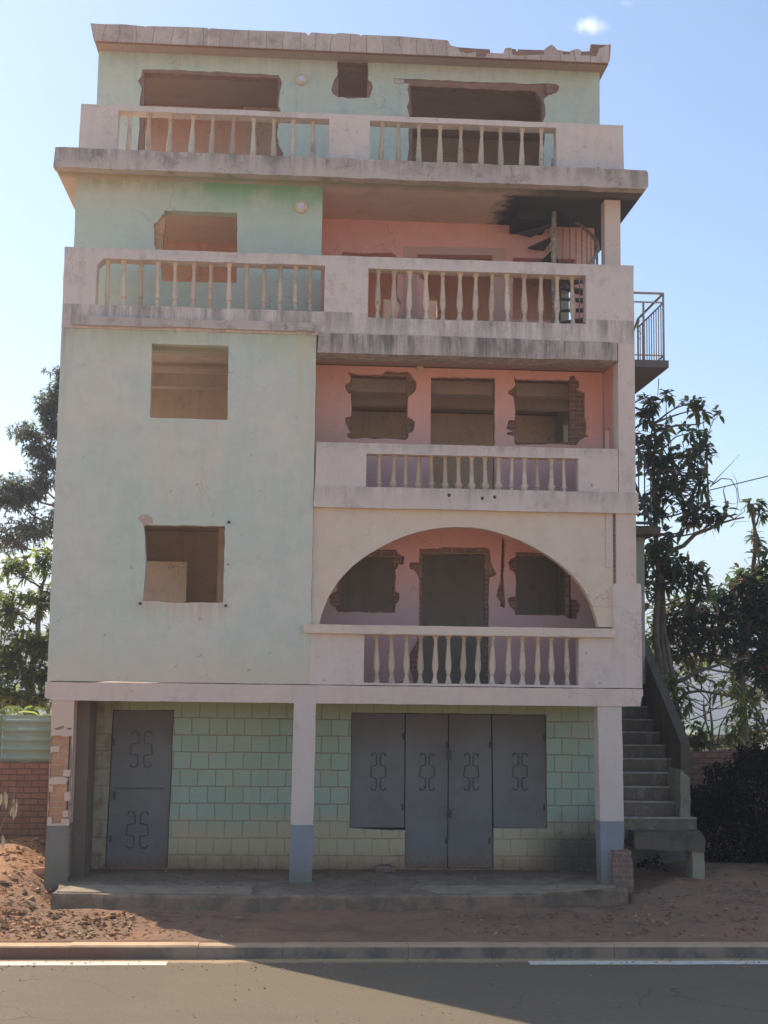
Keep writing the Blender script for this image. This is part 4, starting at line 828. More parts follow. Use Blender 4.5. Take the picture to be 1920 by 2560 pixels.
m.hexa([(XR+.01, Yl+.9, zb_-.12), (5.5, Yl+.9, zb_-.12), (5.5, 4.6, zb_-.12), (XR+.01, 4.6, zb_-.12), (XR+.01, Yl+.9, zb_-.002), (5.62, Yl+.9, zb_-.002), (5.62, 4.6, zb_-.002), (XR+.01, 4.6, zb_-.002)])
lp = m.build('side_balcony_slab', M['slabdark'], house)
m = MB(); rx = P(1657, 740, Yl+.1).x; rz = P(1657, 735, Yl+.1).z; y0, y1 = Yl+.08, 3.3
zm = P(1640, 757, Yl+.1).z; zl_ = P(1600, 888, Yl+.1).z
for z_, r_ in ((rz, .02), (zm, .014)):
    m.tube([(XR, y0, z_), (rx, y0, z_)], r_, 6); m.tube([(rx, y0, z_), (rx, y1, z_)], r_, 6)
m.tube([(XR, y0, zl_), (rx, y0, zl_)], .012, 6); m.tube([(rx, y0, zl_), (rx, y1, zl_)], .012, 6)
for (x_, y_) in ((rx, y0), (rx, y1), (P(1608, 800, Yl+.1).x, y0)): m.tube([(x_, y_, zt_), (x_, y_, rz if x_ == rx else zm)], .018, 6)
for k in range(1, 11): y_ = y0+(y1-y0)*k/11; m.tube([(rx, y_, zt_+.02), (rx, y_, zm)], .009, 6)
m.tube([(rx, y1, rz), (rx-.04, y1+.3, rz-.25), (rx-.1, y1+.6, zl_)], .02, 6)
m.build('balcony_railing', M['steel'], house)
m = MB(); a = P(1600, 840, Yl+.1)
m.tube([P(*px('H', x, y), Yl+.1) for x, y in ((222,195), (212,188), (203,200), (208,212))], .007, 5); m.tube([P(*px('H', x, y), Yl+.1) for x, y in ((212,212), (190,248), (218,285))], .007, 5); m.tube([P(*px('H', x, y), Yl+.1) for x, y in ((216,310), (205,308), (198,297), (203,290))], .007, 5)
m.build('railing_scroll', M['steel'], house)
# platform in front of the ground floor
plat = MB()
plat.prism([(-3.1, -.31), (4.75, -.31), (4.75, 0), (-3.1, 0)], [], -1.05, YG+.0)
m = MB()
edge = [(-3.05, -.98), (-2.2, -1.06), (-1, -1.1), (.6, -1.08), (1.6, -1.04), (2.9, -.98), (3.3, -.95), (3.55, -.8), (4.1, -.55), (4.75, -.45), (4.8, .5), (4.8, YG), (-3.1, YG), (-3.12, .2)]
edge = wob(edge, .045, .17, 3); n = len(edge)
tr_ = tessellate_polygon([[Vector((x, y, 0)) for x, y in edge]])
m.add([(x, y, 0) for x, y in edge]+[(x, y-(.16 if y < 0 else 0), -.36) for x, y in edge], [tuple(t) for t in tr_]+[(k, (k+1) % n, (k+1) % n+n, k+n) for k in range(n)])
def platmat():
    t = NT('porch_cement', .95); x, y, z = t.xyz()
    c = t.mix(t.ramp(t.noise(1.2, 7, .7), .35, .65), (.30, .245, .185, 1), (.21, .16, .12, 1))
    c = t.mix(t.ramp(t.noise(3, 9, .8), .44, .62, 0, .75), c, (.145, .10, .075, 1))
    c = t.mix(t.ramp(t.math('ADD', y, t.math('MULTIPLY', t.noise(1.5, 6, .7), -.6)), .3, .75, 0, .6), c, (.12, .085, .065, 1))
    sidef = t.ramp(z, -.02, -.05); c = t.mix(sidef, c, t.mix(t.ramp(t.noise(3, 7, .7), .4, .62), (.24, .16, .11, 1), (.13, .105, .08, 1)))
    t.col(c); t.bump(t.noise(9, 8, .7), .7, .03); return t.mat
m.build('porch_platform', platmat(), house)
PS = simple('pale_screed', (.34, .295, .225, 1), .95, scale=3, alt=(.25, .205, .15, 1))
for pts in ([(-3.0, -.9), (-.45, -1.02), (-.45, -.42), (-2.9, -.35)], [(2.05, -.93), (3.45, -.86), (4.6, -.4), (4.6, -.25), (1.75, -.35)]):
    m = MB(); e2 = wob(pts, .012, .15, 5); n = len(e2); m.add([(x, y, .014) for x, y in e2]+[(x, y, -.01) for x, y in e2], [tuple(t) for t in tessellate_polygon([[Vector((x, y, 0)) for x, y in e2]])]+[(k, (k+1) % n, (k+1) % n+n, k+n) for k in range(n)])
    m.build('porch_screed', PS, house)

# ------------------------------------------------------------------ GROUND, ROAD, KERB
ZR = -.45
def gz(x, y):
    if y < -16: z = ZR+.05+min(1.75, (-16-y)*.55+.45*1)
    elif y < -10.4: z = ZR+.12+.06*(-10.4-y)
    elif y < -2.7: z = ZR-.03
    else:
        z = -.288+.04*noise.noise(Vector((x*1.7, y*2.5, 9)))*(1 if y > -2.6 else 0)+.10*max(0, min(1, (y+2.5)/1.4))+.03*max(0, noise.noise(Vector((x*.9, y*1.5, 7))))
        h = 0
        if x < -3.0:
            t = min(1, (-3.0-x)/.9); up = max(0, min(1, (y+2.7)/3.4)); h += t*up*.42
        if x > 4.4:
            t = min(1, (x-4.4)/1.2); up = max(0, min(1, (y+2.6)/3.2)); h += t*up*.28
        z += h
        if -3.1 < x < 4.8 and y > -.75: z = -.5
        if y > 12: z -= min(14, (y-12)*.11)
        amp = .035 if -3 < x < 4.4 else .07
        z += (noise.fractal(Vector((x*1.3, y*1.3, 2)), 1, 2, 4))*amp*min(1, max(0, (y+2.62)/.4))
    return z
def grid(name, xs, ys, mat, f=gz):
    m = MB(); nx = len(xs)
    m.v = [(x, y, f(x, y)) for y in ys for x in xs]
    for j in range(len(ys)-1):
        for i in range(nx-1): m.f.append([j*nx+i, j*nx+i+1, (j+1)*nx+i+1, (j+1)*nx+i]); m.m.append(0); m.sm.append(True)
    return m.build(name, mat)
def axis(a, b, c, d, fine, k=14):
    """fine spacing between b and c, growing outwards to a and d"""
    mid_ = [b+(c-b)*i/int((c-b)/fine) for i in range(int((c-b)/fine)+1)]
    lo_ = [b-(b-a)*(i/k)**2.6 for i in range(k, 0, -1)]; hi_ = [c+(d-c)*(i/k)**2.6 for i in range(1, k+1)]
    return lo_+mid_+hi_
def earthmat():
    t = NT('red_earth', .97); x, y, z = t.xyz()
    c = t.mix(t.ramp(t.noise(1.1, 8, .7), .35, .68), (.34, .19, .12, 1), (.27, .18, .125, 1))
    c = t.mix(t.ramp(t.noise(6, 8, .75), .42, .72, 0, .6), c, (.19, .125, .09, 1))
    c = t.mix(t.ramp(t.noise(35, 4, .7), .52, .75, 0, .45), c, (.36, .24, .17, 1))
    c = t.mix(t.ramp(t.noise(.9, 7, .75, t.scaled((.5, 1.6, 1), (2, 5, 0))), .5, .66, 0, .65), c, (.15, .105, .08, 1))
    c = t.mix(t.ramp(x, -2.6, -4.2, 0, .45), c, (.52, .29, .155, 1))  # left bank turned orange: its sunlit look put into the earth colour
    g = t.math('MULTIPLY', t.ramp(y, 12, 30), 1.0); c = t.mix(g, c, t.mix(t.ramp(t.noise(.08, 6, .7), .4, .6), (.14, .13, .06, 1), (.2, .15, .09, 1)))
    c = t.mix(t.ramp(y, -10, -13), c, t.mix(t.ramp(t.noise(.8, 6, .7), .4, .6), (.46, .33, .23, 1), (.38, .29, .2, 1)))  # unseen bank behind the camera made pale to bounce warm light
    t.col(c); t.bump(t.math('ADD', t.noise(5, 9, .75), t.math('MULTIPLY', t.noise(45, 5, .7), .3)), .9, .06); return t.mat
grid_o = grid('ground', axis(-900, -9, 12, 900, .1), axis(-600, -2.75, 5, 1500, .1), earthmat()); tag(grid_o, kind='structure')
def asphalt():
    t = NT('asphalt', .9); x, y, z = t.xyz()
    c = t.mix(t.ramp(t.noise(.6, 6, .6), .35, .7), (.135, .125, .112, 1), (.118, .112, .104, 1))
    c = t.mix(t.ramp(t.noise(1, 5, .6, t.scaled((.25, 3, 1))), .45, .75, 0, .3), c, (.15, .135, .115, 1))
    v = t.n('ShaderNodeTexVoronoi'); v.inputs['Scale'].default_value = 75; t.l(t.pos, v.inputs['Vector'])
    c = t.mix(t.ramp(v.outputs['Distance'], .0, .5, .35, 0), c, (.26, .24, .22, 1))
    c = t.mix(t.ramp(t.noise(110, 3, .6), .5, .75, 0, .5), c, (.05, .048, .045, 1))
    c = t.mix(t.ramp(t.noise(5, 8, .75), .55, .72, 0, .4), c, (.165, .15, .13, 1))
    c = t.mix(t.ramp(t.noise(28, 5, .8), .56, .66, 0, .55), c, (.065, .06, .055, 1))
    wv = t.n('ShaderNodeTexNoise'); wv.inputs['Scale'].default_value = 1.6; wv.inputs['Detail'].default_value = 6; t.l(t.pos, wv.inputs['Vector'])
    w2 = t.n('ShaderNodeVectorMath'); w2.operation = 'MULTIPLY_ADD'; w2.inputs[1].default_value = (.9, .9, 0); t.l(wv.outputs['Color'], w2.inputs[0]); t.l(t.pos, w2.inputs[2])
    vo = t.n('ShaderNodeTexVoronoi'); vo.feature = 'DISTANCE_TO_EDGE'; vo.inputs['Scale'].default_value = .55; t.l(w2.outputs[0], vo.inputs['Vector'])
    c = t.mix(t.math('MULTIPLY', t.ramp(vo.outputs['Distance'], .006, .002), t.ramp(t.noise(.5, 3, .5), .5, .58, 0, .6)), c, (.05, .047, .043, 1))
    dust = t.math('MULTIPLY', t.ramp(t.math('ADD', y, t.math('MULTIPLY', t.noise(2.5, 6, .7), .25)), -3.02, -2.86), .75)
    c = t.mix(dust, c, (.40, .33, .25, 1))
    c = t.mix(1.0, c, (1.2, 1.06, .84, 1), 'MULTIPLY'); t.col(c); t.bump(t.math('ADD', t.noise(90, 4, .7), t.math('MULTIPLY', t.noise(1.2, 3, .5), .6)), .35, .01); return t.mat
m = MB(); m.add([(-300, -10.3, ZR), (300, -10.3, ZR), (300, -2.85, ZR), (-300, -2.85, ZR)], [(0, 1, 2, 3)]); tag(m.build('road', asphalt()), kind='structure')
paint = simple('worn_road_paint', (.70, .66, .60, 1), .8, scale=9, alt=(.52, .48, .42, 1))
a, b2 = G(1322, 2403, ZR).y, G(1322, 2412, ZR).y
def wear(x0, x1, y0, y1, seed):
    m = MB(); pts = wob([(x0, y0), (x1, y0), (x1, y1), (x0, y1)], .006, .25, seed)
    n = len(pts); m.add([(x, y, ZR+.004) for x, y in pts], [tuple(t) for t in tessellate_polygon([[Vector((x, y, 0)) for x, y in pts]])])
    o = m.build('road_marking', paint); return tag(o, kind='structure')
lx = G(1322, 2407, ZR).x; rx_ = G(417, 2411, ZR).x
ya_, yb_ = -3.52, -3.37
ya_, yb_ = G(1322, 2412.5, ZR).y, G(1322, 2403, ZR).y
wear(lx, lx+6.0, ya_, yb_, 1); wear(rx_-6.0, rx_, ya_, yb_, 2)
def kerbmat():
    t = NT('kerb_stone', .95); x, y, z = t.xyz()
    c = t.mix(t.ramp(t.noise(1.5, 7, .7), .4, .65), (.50, .36, .24, 1), (.40, .28, .19, 1))
    c = t.mix(t.math('MULTIPLY', t.ramp(x, -1.0, -1.6), .9), c, t.mix(t.ramp(t.noise(2.5, 7, .7), .4, .65), (.66, .46, .30, 1), (.52, .35, .22, 1)))  # left kerb top: orange stain plus sunlit brightness put into the colour
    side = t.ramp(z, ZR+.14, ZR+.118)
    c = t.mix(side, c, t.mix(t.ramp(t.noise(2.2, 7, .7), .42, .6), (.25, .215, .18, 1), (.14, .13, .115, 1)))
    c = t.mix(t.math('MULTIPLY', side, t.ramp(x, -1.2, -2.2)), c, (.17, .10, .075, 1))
    t.col(c); t.bump(t.noise(12, 7, .7), .5, .02); return t.mat
KM = kerbmat(); 
kerb = MB(); x = -60; rnd = random.Random(4)
kx = [-60]+[-60+1*i for i in range(1, 121)]
joint = G(495, 2362, ZR+.17).x
xx = joint-60
while xx < 62:
    if abs(xx-joint) < 2.4 and xx < joint-.01: xx_next = joint
    else: xx_next = None
    l = 1.0 if abs(xx-joint) < .5 else rnd.choice((1.0, 1.5, 2.0)); l = (xx_next-xx) if xx_next else l; y0 = -2.85+rnd.uniform(-.006, .006); zt2 = ZR+.15+rnd.uniform(-.006, .006)
    n_ = 5
    for k in range(n_):
        xa, xb = xx+.002+(l-.004)*k/n_, xx+.002+(l-.004)*(k+1)/n_
        kerb.add([(xa, y0, ZR-.02), (xb, y0, ZR-.02), (xb, y0, zt2-.02), (xa, y0, zt2-.02), (xa, y0+.02, zt2), (xb, y0+.02, zt2), (xb, -2.59, zt2+.004), (xa, -2.59, zt2+.004), (xa, -2.55, ZR-.02), (xb, -2.55, ZR-.02)],
                 [(0, 1, 2, 3), (3, 2, 5, 4), (4, 5, 6, 7), (7, 6, 9, 8)])
    xx = xx_next if xx_next else xx+l
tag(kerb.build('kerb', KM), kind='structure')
# distant hills
def hillmat(name, a, b):
    return simple(name, a, 1, scale=.02, alt=b, bump=.0)
m = MB(); xs = [-500+i*12 for i in range(90)]
for j, (yy, hh) in enumerate(((300, -30), (420, -8), (520, 6), (640, 12), (800, 10))):
    for x in xs: m.v.append((x, yy, hh+(noise.fractal(Vector((x*.006, yy*.01, 5)), 1, 2, 5))*9*(j > 0)+ (x+500)*.006*(j > 1)))
for j in range(4):
    for i in range(len(xs)-1): m.f.append([j*len(xs)+i, j*len(xs)+i+1, (j+1)*len(xs)+i+1, (j+1)*len(xs)+i]); m.m.append(0); m.sm.append(True)
tag(m.build('hills', hillmat('hazy_hill_scrub', (.13, .15, .16, 1), (.19, .18, .17, 1))), kind='structure')  # grey-blue of distance haze put into the hill colour

# ------------------------------------------------------------------ LEFT: brick wall, sheet fence
YW = 3.0
wt = Z_('s', YW, 60, 1902); ft = Z_('s', YW, 60, 1790)
m = MB(); m.prism(wob([(-14, -.2), (XL-.02, -.2), (XL-.02, wt-.02), (-14, wt-.02)], .008, .2), [], YW, YW+.2)
bw = m.build('brick_wall', M['brickwall']); tag(bw, 'rough red brick wall left of the house under the green metal sheets', 'wall')
m = MB(); nn = 220; x0, x1 = -14, XL-.03; rows = 30
# horizontal corrugations: profile along z
prof = []; hh = ft-wt+.03; per = hh/5
for k in range(61):
    z = wt-.02+hh*k/60; ph = ((z-wt)/per) % 1
    prof.append((YW+.05-.028*max(0, sin(ph*2*pi))**.5 if ph < .5 else YW+.05+.004*sin(ph*12), z))
seg = [-14, -10, -7.2, -5.6, -4.6, XL-.03]
for a_, b_ in zip(seg[:-1], seg[1:]):
    base = len(m.v)
    for (y, z) in prof: m.v += [(a_, y-.0, z), (b_-.003, y-.006, z)]
    for k in range(60): m.f.append([base+2*k, base+2*k+1, base+2*k+3, base+2*k+2]); m.m.append(0); m.sm.append(True)
fs = m.build('sheet_metal_fence', simple('faded_green_sheet', (.30, .38, .31, 1), .5, .0, scale=2, alt=(.24, .31, .26, 1)))
tag(fs, 'faded green corrugated metal sheets standing on the red brick wall', 'fence')
so = fs.modifiers.new('thick', 'SOLIDIFY'); so.thickness = .004

# litter, dry leaves and stones on the earth
LM = [simple('dry_leaf_tan', (.40, .27, .15, 1), .95), simple('dry_leaf_brown', (.20, .12, .07, 1), .95), simple('dry_leaf_pale', (.42, .33, .20, 1), .95), simple('clod_red', (.42, .23, .13, 1), .97)]
def litter(n, f, sz, seed, name='leaf_litter'):
    rnd = random.Random(seed); m = MB()
    for i in range(n):
        x, y = f(rnd); z = gz(x, y)+rnd.uniform(.004, .035); a = rnd.uniform(0, 6.3); l = sz*rnd.uniform(.5, 1.5); wdt = l*rnd.uniform(.12, .45); ti = rnd.uniform(-.7, .7)
        d = Vector((cos(a), sin(a), ti*.5)); s_ = Vector((-sin(a), cos(a), rnd.uniform(-.6, .6)))
        c = Vector((x, y, z)); k = rnd.choice((0, 0, 1, 1, 1, 2, 3, 3))
        m.add([c-d*l*.5, c+s_*wdt*.5+Vector((0, 0, .01)), c+d*l*.5, c-s_*wdt*.5+Vector((0, 0, .01))], [(0, 1, 2), (0, 2, 3)], k)
    return tag(m.build(name, LM), kind='stuff')
def fl(r):
    if r.random() < .35: return -3.3+r.gauss(0, 1.1)*1.0, r.uniform(-2.53, -1.3)
    x = -3.1-abs(r.gauss(0, 2.2)); return x, r.uniform(-2.53, 2.8)
o = litter(1900, fl, .085, 11); tag(o, 'dry leaves and stalks strewn over the red earth bank left of the house', 'leaf litter')
def fr(r):
    while True:
        x = r.uniform(2.0, 9); y = r.uniform(-2.5, .4)
        if (x > 4.9 or y < -1.2): return x, y
o = litter(700, fr, .07, 12); tag(o, 'sparse dry leaves scattered on the earth in front of the outside stair', 'leaf litter')
o = rubble('clods', -6, -1.9, -2.5, -1.3, gz, 220, .045, [LM[3], LM[1], LM[0]], None, 23); tag(o, 'red clods and stones along the kerb left of the porch', 'clods', kind='stuff')
o = rubble('clods', -9, -3.2, -2.5, 2.6, gz, 600, .055, [LM[3], LM[1], LM[0]], None, 21); tag(o, 'loose red clods and stones on the earth bank beside the corner column', 'clods', kind='stuff')
o = rubble('clods', 3.6, 8.5, -2.45, -.9, gz, 150, .035, [LM[3], LM[1], RM[0]], None, 22); tag(o, 'small stones and clods on the bare earth at the right of the porch', 'clods', kind='stuff')
def litter_on(name, label, n, x0, x1, y0, y1, z0, seed):
    rnd = random.Random(seed); m = MB()
    for i in range(n):
        x = rnd.uniform(x0, x1); y = rnd.uniform(y0, y1) if rnd.random() < .5 else y1-abs(rnd.gauss(0, .12)); a = rnd.uniform(0, 6.3); l = rnd.uniform(.015, .06); wd_ = l*rnd.uniform(.2, .6)
        d = Vector((cos(a), sin(a), rnd.uniform(-.2, .3))); s_ = Vector((-sin(a), cos(a), rnd.uniform(-.3, .3))); c = Vector((x, y, z0+.012))
        m.add([c-d*l*.5, c+s_*wd_*.5+Vector((0, 0, .012)), c+d*l*.5, c-s_*wd_*.5], [(0, 1, 2), (0, 2, 3)], rnd.choice((0, 1, 1, 3)))
    return tag(m.build(name, LM), label, kind='stuff')
litter_on('porch_litter', 'dead leaves and crumbs blown against the foot of the block wall on the porch', 420, -2.8, 4.6, -.7, YG-.03, .015, 77)
# chunk of half brick and pale plank end near the corner
c = G(100, 2195, .0); m = MB(); m.hexa([(c.x-.1, c.y-.06, gz(c.x, c.y)), (c.x+.1, c.y-.05, gz(c.x, c.y)), (c.x+.09, c.y+.06, gz(c.x, c.y)), (c.x-.09, c.y+.06, gz(c.x, c.y)), (c.x-.1, c.y-.05, gz(c.x, c.y)+.09), (c.x+.09, c.y-.05, gz(c.x, c.y)+.1), (c.x+.08, c.y+.05, gz(c.x, c.y)+.1), (c.x-.09, c.y+.05, gz(c.x, c.y)+.08)])
tag(m.build('broken_brick', M['brick']), 'half a red brick lying at the foot of the corner column', 'brick')

o = rubble('gravel', -6, 8, -3.5, -2.87, ZR+.001, 420, .014, [RM[1], RM[2], LM[3]], None, 31); tag(o, 'fine gravel and grit lying along the gutter of the road', 'gravel', kind='stuff')
o = rubble('gravel', -6, 4, -8, -3.6, ZR+.001, 160, .012, [RM[2], RM[2], LM[2]], None, 32); tag(o, 'few loose chips scattered over the asphalt road', 'gravel', kind='stuff')
# ------------------------------------------------------------------ TREES
def leafmat(name, c, tr, rough=.45):
    t = NT(name, rough); t.b.inputs['Specular IOR Level'].default_value = .4
    oi = t.noise(3.5, 3, .5); col = t.mix(t.ramp(oi, .35, .65), c, tuple(v*.62 for v in c[:3])); t.l(col, t.b.inputs['Base Color'])
    if 'hedge' in name: t.b.inputs['Roughness'].default_value = .8; t.b.inputs['Specular IOR Level'].default_value = .1
    tl_ = t.n('ShaderNodeBsdfTranslucent'); tl_.inputs['Color'].default_value = tr
    mx_ = t.n('ShaderNodeMixShader'); mx_.inputs[0].default_value = .52; t.l(t.b.outputs[0], mx_.inputs[1]); t.l(tl_.outputs[0], mx_.inputs[2])
    t.l(mx_.outputs[0], t.t.nodes['Material Output'].inputs['Surface']); return t.mat
BARK = simple('bark', (.15, .12, .10, 1), .95, scale=10, alt=(.09, .075, .065, 1), bump=.6)
BARK2 = simple('pale_bark', (.22, .20, .17, 1), .95, scale=10, alt=(.13, .12, .10, 1), bump=.6)
LG = [leafmat('leaf_dark', (.055, .08, .06, 1), (.12, .17, .05, 1)), leafmat('leaf_mid', (.085, .115, .075, 1), (.24, .30, .08, 1)), leafmat('leaf_rust', (.22, .17, .12, 1), (.40, .26, .12, 1))]
LE = [leafmat('gum_leaf_grey', (.15, .18, .17, 1), (.30, .34, .22, 1)), leafmat('gum_leaf_dark', (.085, .11, .10, 1), (.2, .24, .12, 1)), leafmat('gum_leaf_brown', (.22, .17, .12, 1), (.34, .26, .14, 1))]
LY = [leafmat('mango_leaf', (.08, .12, .05, 1), (.34, .42, .08, 1)), leafmat('mango_leaf_light', (.14, .19, .06, 1), (.60, .66, .12, 1)), leafmat('mango_leaf_dark', (.06, .08, .05, 1), (.2, .24, .07, 1))]
LH = [leafmat('hedge_leaf', (.035, .045, .038, 1), (.04, .06, .02, 1)), leafmat('hedge_leaf_dark', (.025, .032, .028, 1), (.03, .04, .015, 1)), leafmat('hedge_leaf_dry', (.06, .045, .035, 1), (.05, .04, .02, 1))]
def leaf(m, p, d, l, wd, mi, rnd, droop=.25):
    d = d.normalized(); up = Vector((rnd.uniform(-.5, .5), rnd.uniform(-.5, .5), 1)); s_ = d.cross(up)
    if s_.length < .05: s_ = Vector((1, 0, 0))
    s_.normalize(); nrm = s_.cross(d)
    a = p+d*l*.3-Vector((0, 0, droop*l*.05)); b = p+d*l*.68-Vector((0, 0, droop*l*.25)); t = p+d*l*.98-Vector((0, 0, droop*l*.6))
    n = len(m.v); w_ = wd*.5
    m.v += [tuple(p), tuple(a+s_*w_+nrm*w_*.3), tuple(a-s_*w_+nrm*w_*.3), tuple(a), tuple(b+s_*w_*.85+nrm*w_*.25), tuple(b-s_*w_*.85+nrm*w_*.25), tuple(b), tuple(t)]
    for f in ((0,1,3), (0,3,2), (1,4,6,3), (3,6,5,2), (4,7,6), (6,7,5)): m.f.append([n+i for i in f]); m.m.append(mi); m.sm.append(True)
def curve(a, b, rnd, k=6, amp=.08, sag=0):
    L_ = (b-a).length; out = []; o1 = Vector((rnd.uniform(-1, 1), rnd.uniform(-1, 1), rnd.uniform(-1, 1)))*amp*L_
    o2 = Vector((rnd.uniform(-1, 1), rnd.uniform(-1, 1), rnd.uniform(-1, 1)))*amp*L_
    for i in range(k+1):
        t = i/k; out.append(a.lerp(b, t)+o1*sin(pi*t)+o2*sin(2*pi*t)*.5+Vector((0, 0, sag*L_*sin(pi*t))))
    return out
def tree(name, label, base, joints, blobs, mats, bark, ll, lw, group=None, seed=0, r0=.14, weights=(5, 4, 1), cat='tree', per=8, droop=.6, up=.5, dens=1.0, tipf=.45, spread=1.0):
    """joints: trunk polyline from the base; blobs: (centre, (rx,ry,rz), twigs)"""
    rnd = random.Random(seed); root = empty(name, base); tag(root, label, cat, group)
    wood = MB(); pts = [Vector(j) for j in joints]
    full = []
    for a, b in zip(pts[:-1], pts[1:]): full += curve(a, b, rnd, 5, .03)[:-1]
    full.append(pts[-1]); n = len(full)
    wood.tube(full, [r0*(1-.75*i/(n-1)) for i in range(n)], 9)
    fol = MB()
    for (c, rad, tw) in blobs:
        tw = int(tw*dens)
        c = Vector(c); src = min(full[1:], key=lambda q: (q-c).length+max(0, q.z-c.z+.3)*1.5)
        limb = curve(src, c, rnd, 6, .10, -.04); L_ = (c-src).length
        r1 = max(.012, min(.04, r0*.3)); wood.tube(limb, [r1*(1-.7*i/6) for i in range(7)], 6)
        for k in range(tw):
            while True:
                o = Vector((rnd.uniform(-1, 1), rnd.uniform(-1, 1), rnd.uniform(-1, 1)))
                if .25 < o.length < 1: break
            e = c+Vector((o.x*rad[0], o.y*rad[1], o.z*rad[2]))*spread; s0 = limb[rnd.choice((4, 5, 6, 6))]
            tg = curve(s0, e, rnd, 4, .1, .03)
            wood.tube(tg, [r1*.28, r1*.24, r1*.2, r1*.15, .003], 4, cap=False)
            dirn = (e-s0).normalized(); cm = rnd.choices(range(3), weights)[0]
            for q in range(per):
                at_ = tg[4] if q < per*tipf else tg[rnd.choice((1, 2, 3))].lerp(tg[rnd.choice((2, 3, 4))], rnd.random())
                v = Vector((rnd.gauss(0, 1), rnd.gauss(0, 1), rnd.gauss(0, .7)+up*.2)).normalized()+dirn*up
                mi = cm if rnd.random() < .8 else rnd.randrange(3)
                leaf(fol, at_, v, ll*rnd.uniform(.65, 1.2), lw*rnd.uniform(.8, 1.2), mi, rnd, droop)
    wo = wood.build('trunk', bark, root, loc=base); wo.location = (0, 0, 0)
    fo_ = fol.build('crown', mats, root, loc=base); fo_.location = (0, 0, 0)
    return root
def B(c, x, y, Y, r, tw, ry=None):            # a clump seen at crop pixel (x,y), r in photo px
    p = P(*px(c, x, y), Y); k = (DIST+Y)/F
    rx, rz = (r if isinstance(r, tuple) else (r, r)); return (tuple(p), (rx*k, (ry or (rx+rz)/2*k), rz*k), tw)
def T(x, y, Y): return tuple(P(x, y, Y))
# tall gum behind the house, left
Yg = 12.0
gum = tree('gum_tree', 'tall grey green gum tree with fine leaves rising behind the left edge of the house', (P(150, 1700, Yg).x, Yg, -.6),
     [(P(160, 1700, Yg).x, Yg, -.6), T(165, 1500, Yg), T(160, 1300, Yg), T(172, 1100, Yg), T(190, 950, Yg), T(215, 830, Yg)],
     [B('s', 125, 1010, Yg, (28, 38), 60), B('s', 130, 1070, Yg, (34, 34), 50), B('s', 150, 960, Yg, (20, 30), 24), B('s', 62, 1085, Yg, (36, 28), 34), B('s', 100, 1130, Yg, (36, 30), 40),
      B('s', 45, 1230, Yg, (55, 38), 80), B('s', 95, 1210, Yg, (38, 36), 44), B('s', 10, 1240, Yg, (40, 30), 44), B('s', 120, 1160, Yg, (24, 30), 28), B('s', 80, 1320, Yg, (60, 40), 60),
      B('s', 20, 1350, Yg, (42, 32), 34), B('s', 145, 1290, Yg, (30, 40), 34), B('s', 185, 1050, Yg, (50, 60), 50), B('s', 130, 925, Yg, (30, 6), 5), B('s', 210, 1180, Yg, (60, 60), 50)],
     LE, BARK2, .15, .036, seed=2, r0=.2, weights=(5, 4, .5), per=12, droop=.4, dens=1.5, spread=1.25)
# mango-like tree nearer
Ym = 7.5
mango = tree('mango_tree', 'broad leaved yellow green mango tree behind the sheet fence left of the house', (P(60, 1800, Ym).x, Ym, -.3),
     [(P(70, 1800, Ym).x, Ym, -.3), T(75, 1700, Ym), T(95, 1560, Ym), T(110, 1450, Ym)],
     [B('s', 40, 1420, Ym, (50, 30), 26), B('s', 110, 1400, Ym, (36, 34), 22), B('s', 18, 1520, Ym, (36, 50), 34), B('s', 105, 1500, Ym, (44, 40), 34), B('s', 50, 1600, Ym, (50, 36), 36),
      B('s', 110, 1610, Ym, (36, 40), 30), B('s', 10, 1650, Ym, (40, 34), 30), B('s', 65, 1680, Ym, (50, 32), 40), B('s', 120, 1690, Ym, (34, 34), 26), B('s', 20, 1740, Ym, (50, 26), 34), B('s', 95, 1745, Ym, (50, 26), 34),
      B('s', -60, 1600, Ym, (60, 90), 50), B('s', 170, 1600, Ym, (40, 90), 30), B('s', -30, 1720, Ym, (50, 50), 30)],
     LY, BARK, .19, .055, seed=4, r0=.1, weights=(4, 6, 2), per=8, droop=.6, dens=1.5, spread=1.2)
# banana-like low plants right behind the fence
Yb = 4.4
def bigplant(name, label, x, y, Y, n, l, seed, cat='plant'):
    rnd = random.Random(seed); root = empty(name, (P(x, y, Y).x, Y, .0)); tag(root, label, cat, 'lush plants above the sheet fence')
    c = P(x, y, Y); f = MB(); st_ = MB(); b = Vector((root.location.x, Y, 0))
    st_.tube([b-Vector((0, 0, .2)), b+(c-b)*.6, c], [.06, .05, .03], 8)
    for k in range(n):
        a = rnd.uniform(0, 6.3); v = Vector((cos(a), sin(a)*.7, rnd.uniform(.2, 1.0))); leaf(f, c-Vector((0, 0, rnd.uniform(0, .3))), v, l*rnd.uniform(.6, 1.1), l*.3, rnd.choices(range(3), (2, 5, 2))[0], rnd, .7)
    a_ = st_.build('stem', LY[0], root, loc=root.location); a_.location = (0, 0, 0); b_ = f.build('leaves', LY, root, loc=root.location); b_.location = (0, 0, 0)
bigplant('banana_plant', 'lush plant with big yellow green leaves just above the sheet fence near the corner column', 105, 1790, Yb, 16, .55, 1)
bigplant('banana_plant', 'lush plant with big green leaves above the sheet fence at the left picture edge', 15, 1790, Yb+.4, 16, .5, 2)
bigplant('banana_plant', 'darker green big leaved plant between the two lighter ones above the sheet fence', 60, 1775, Yb+.8, 14, .5, 3)
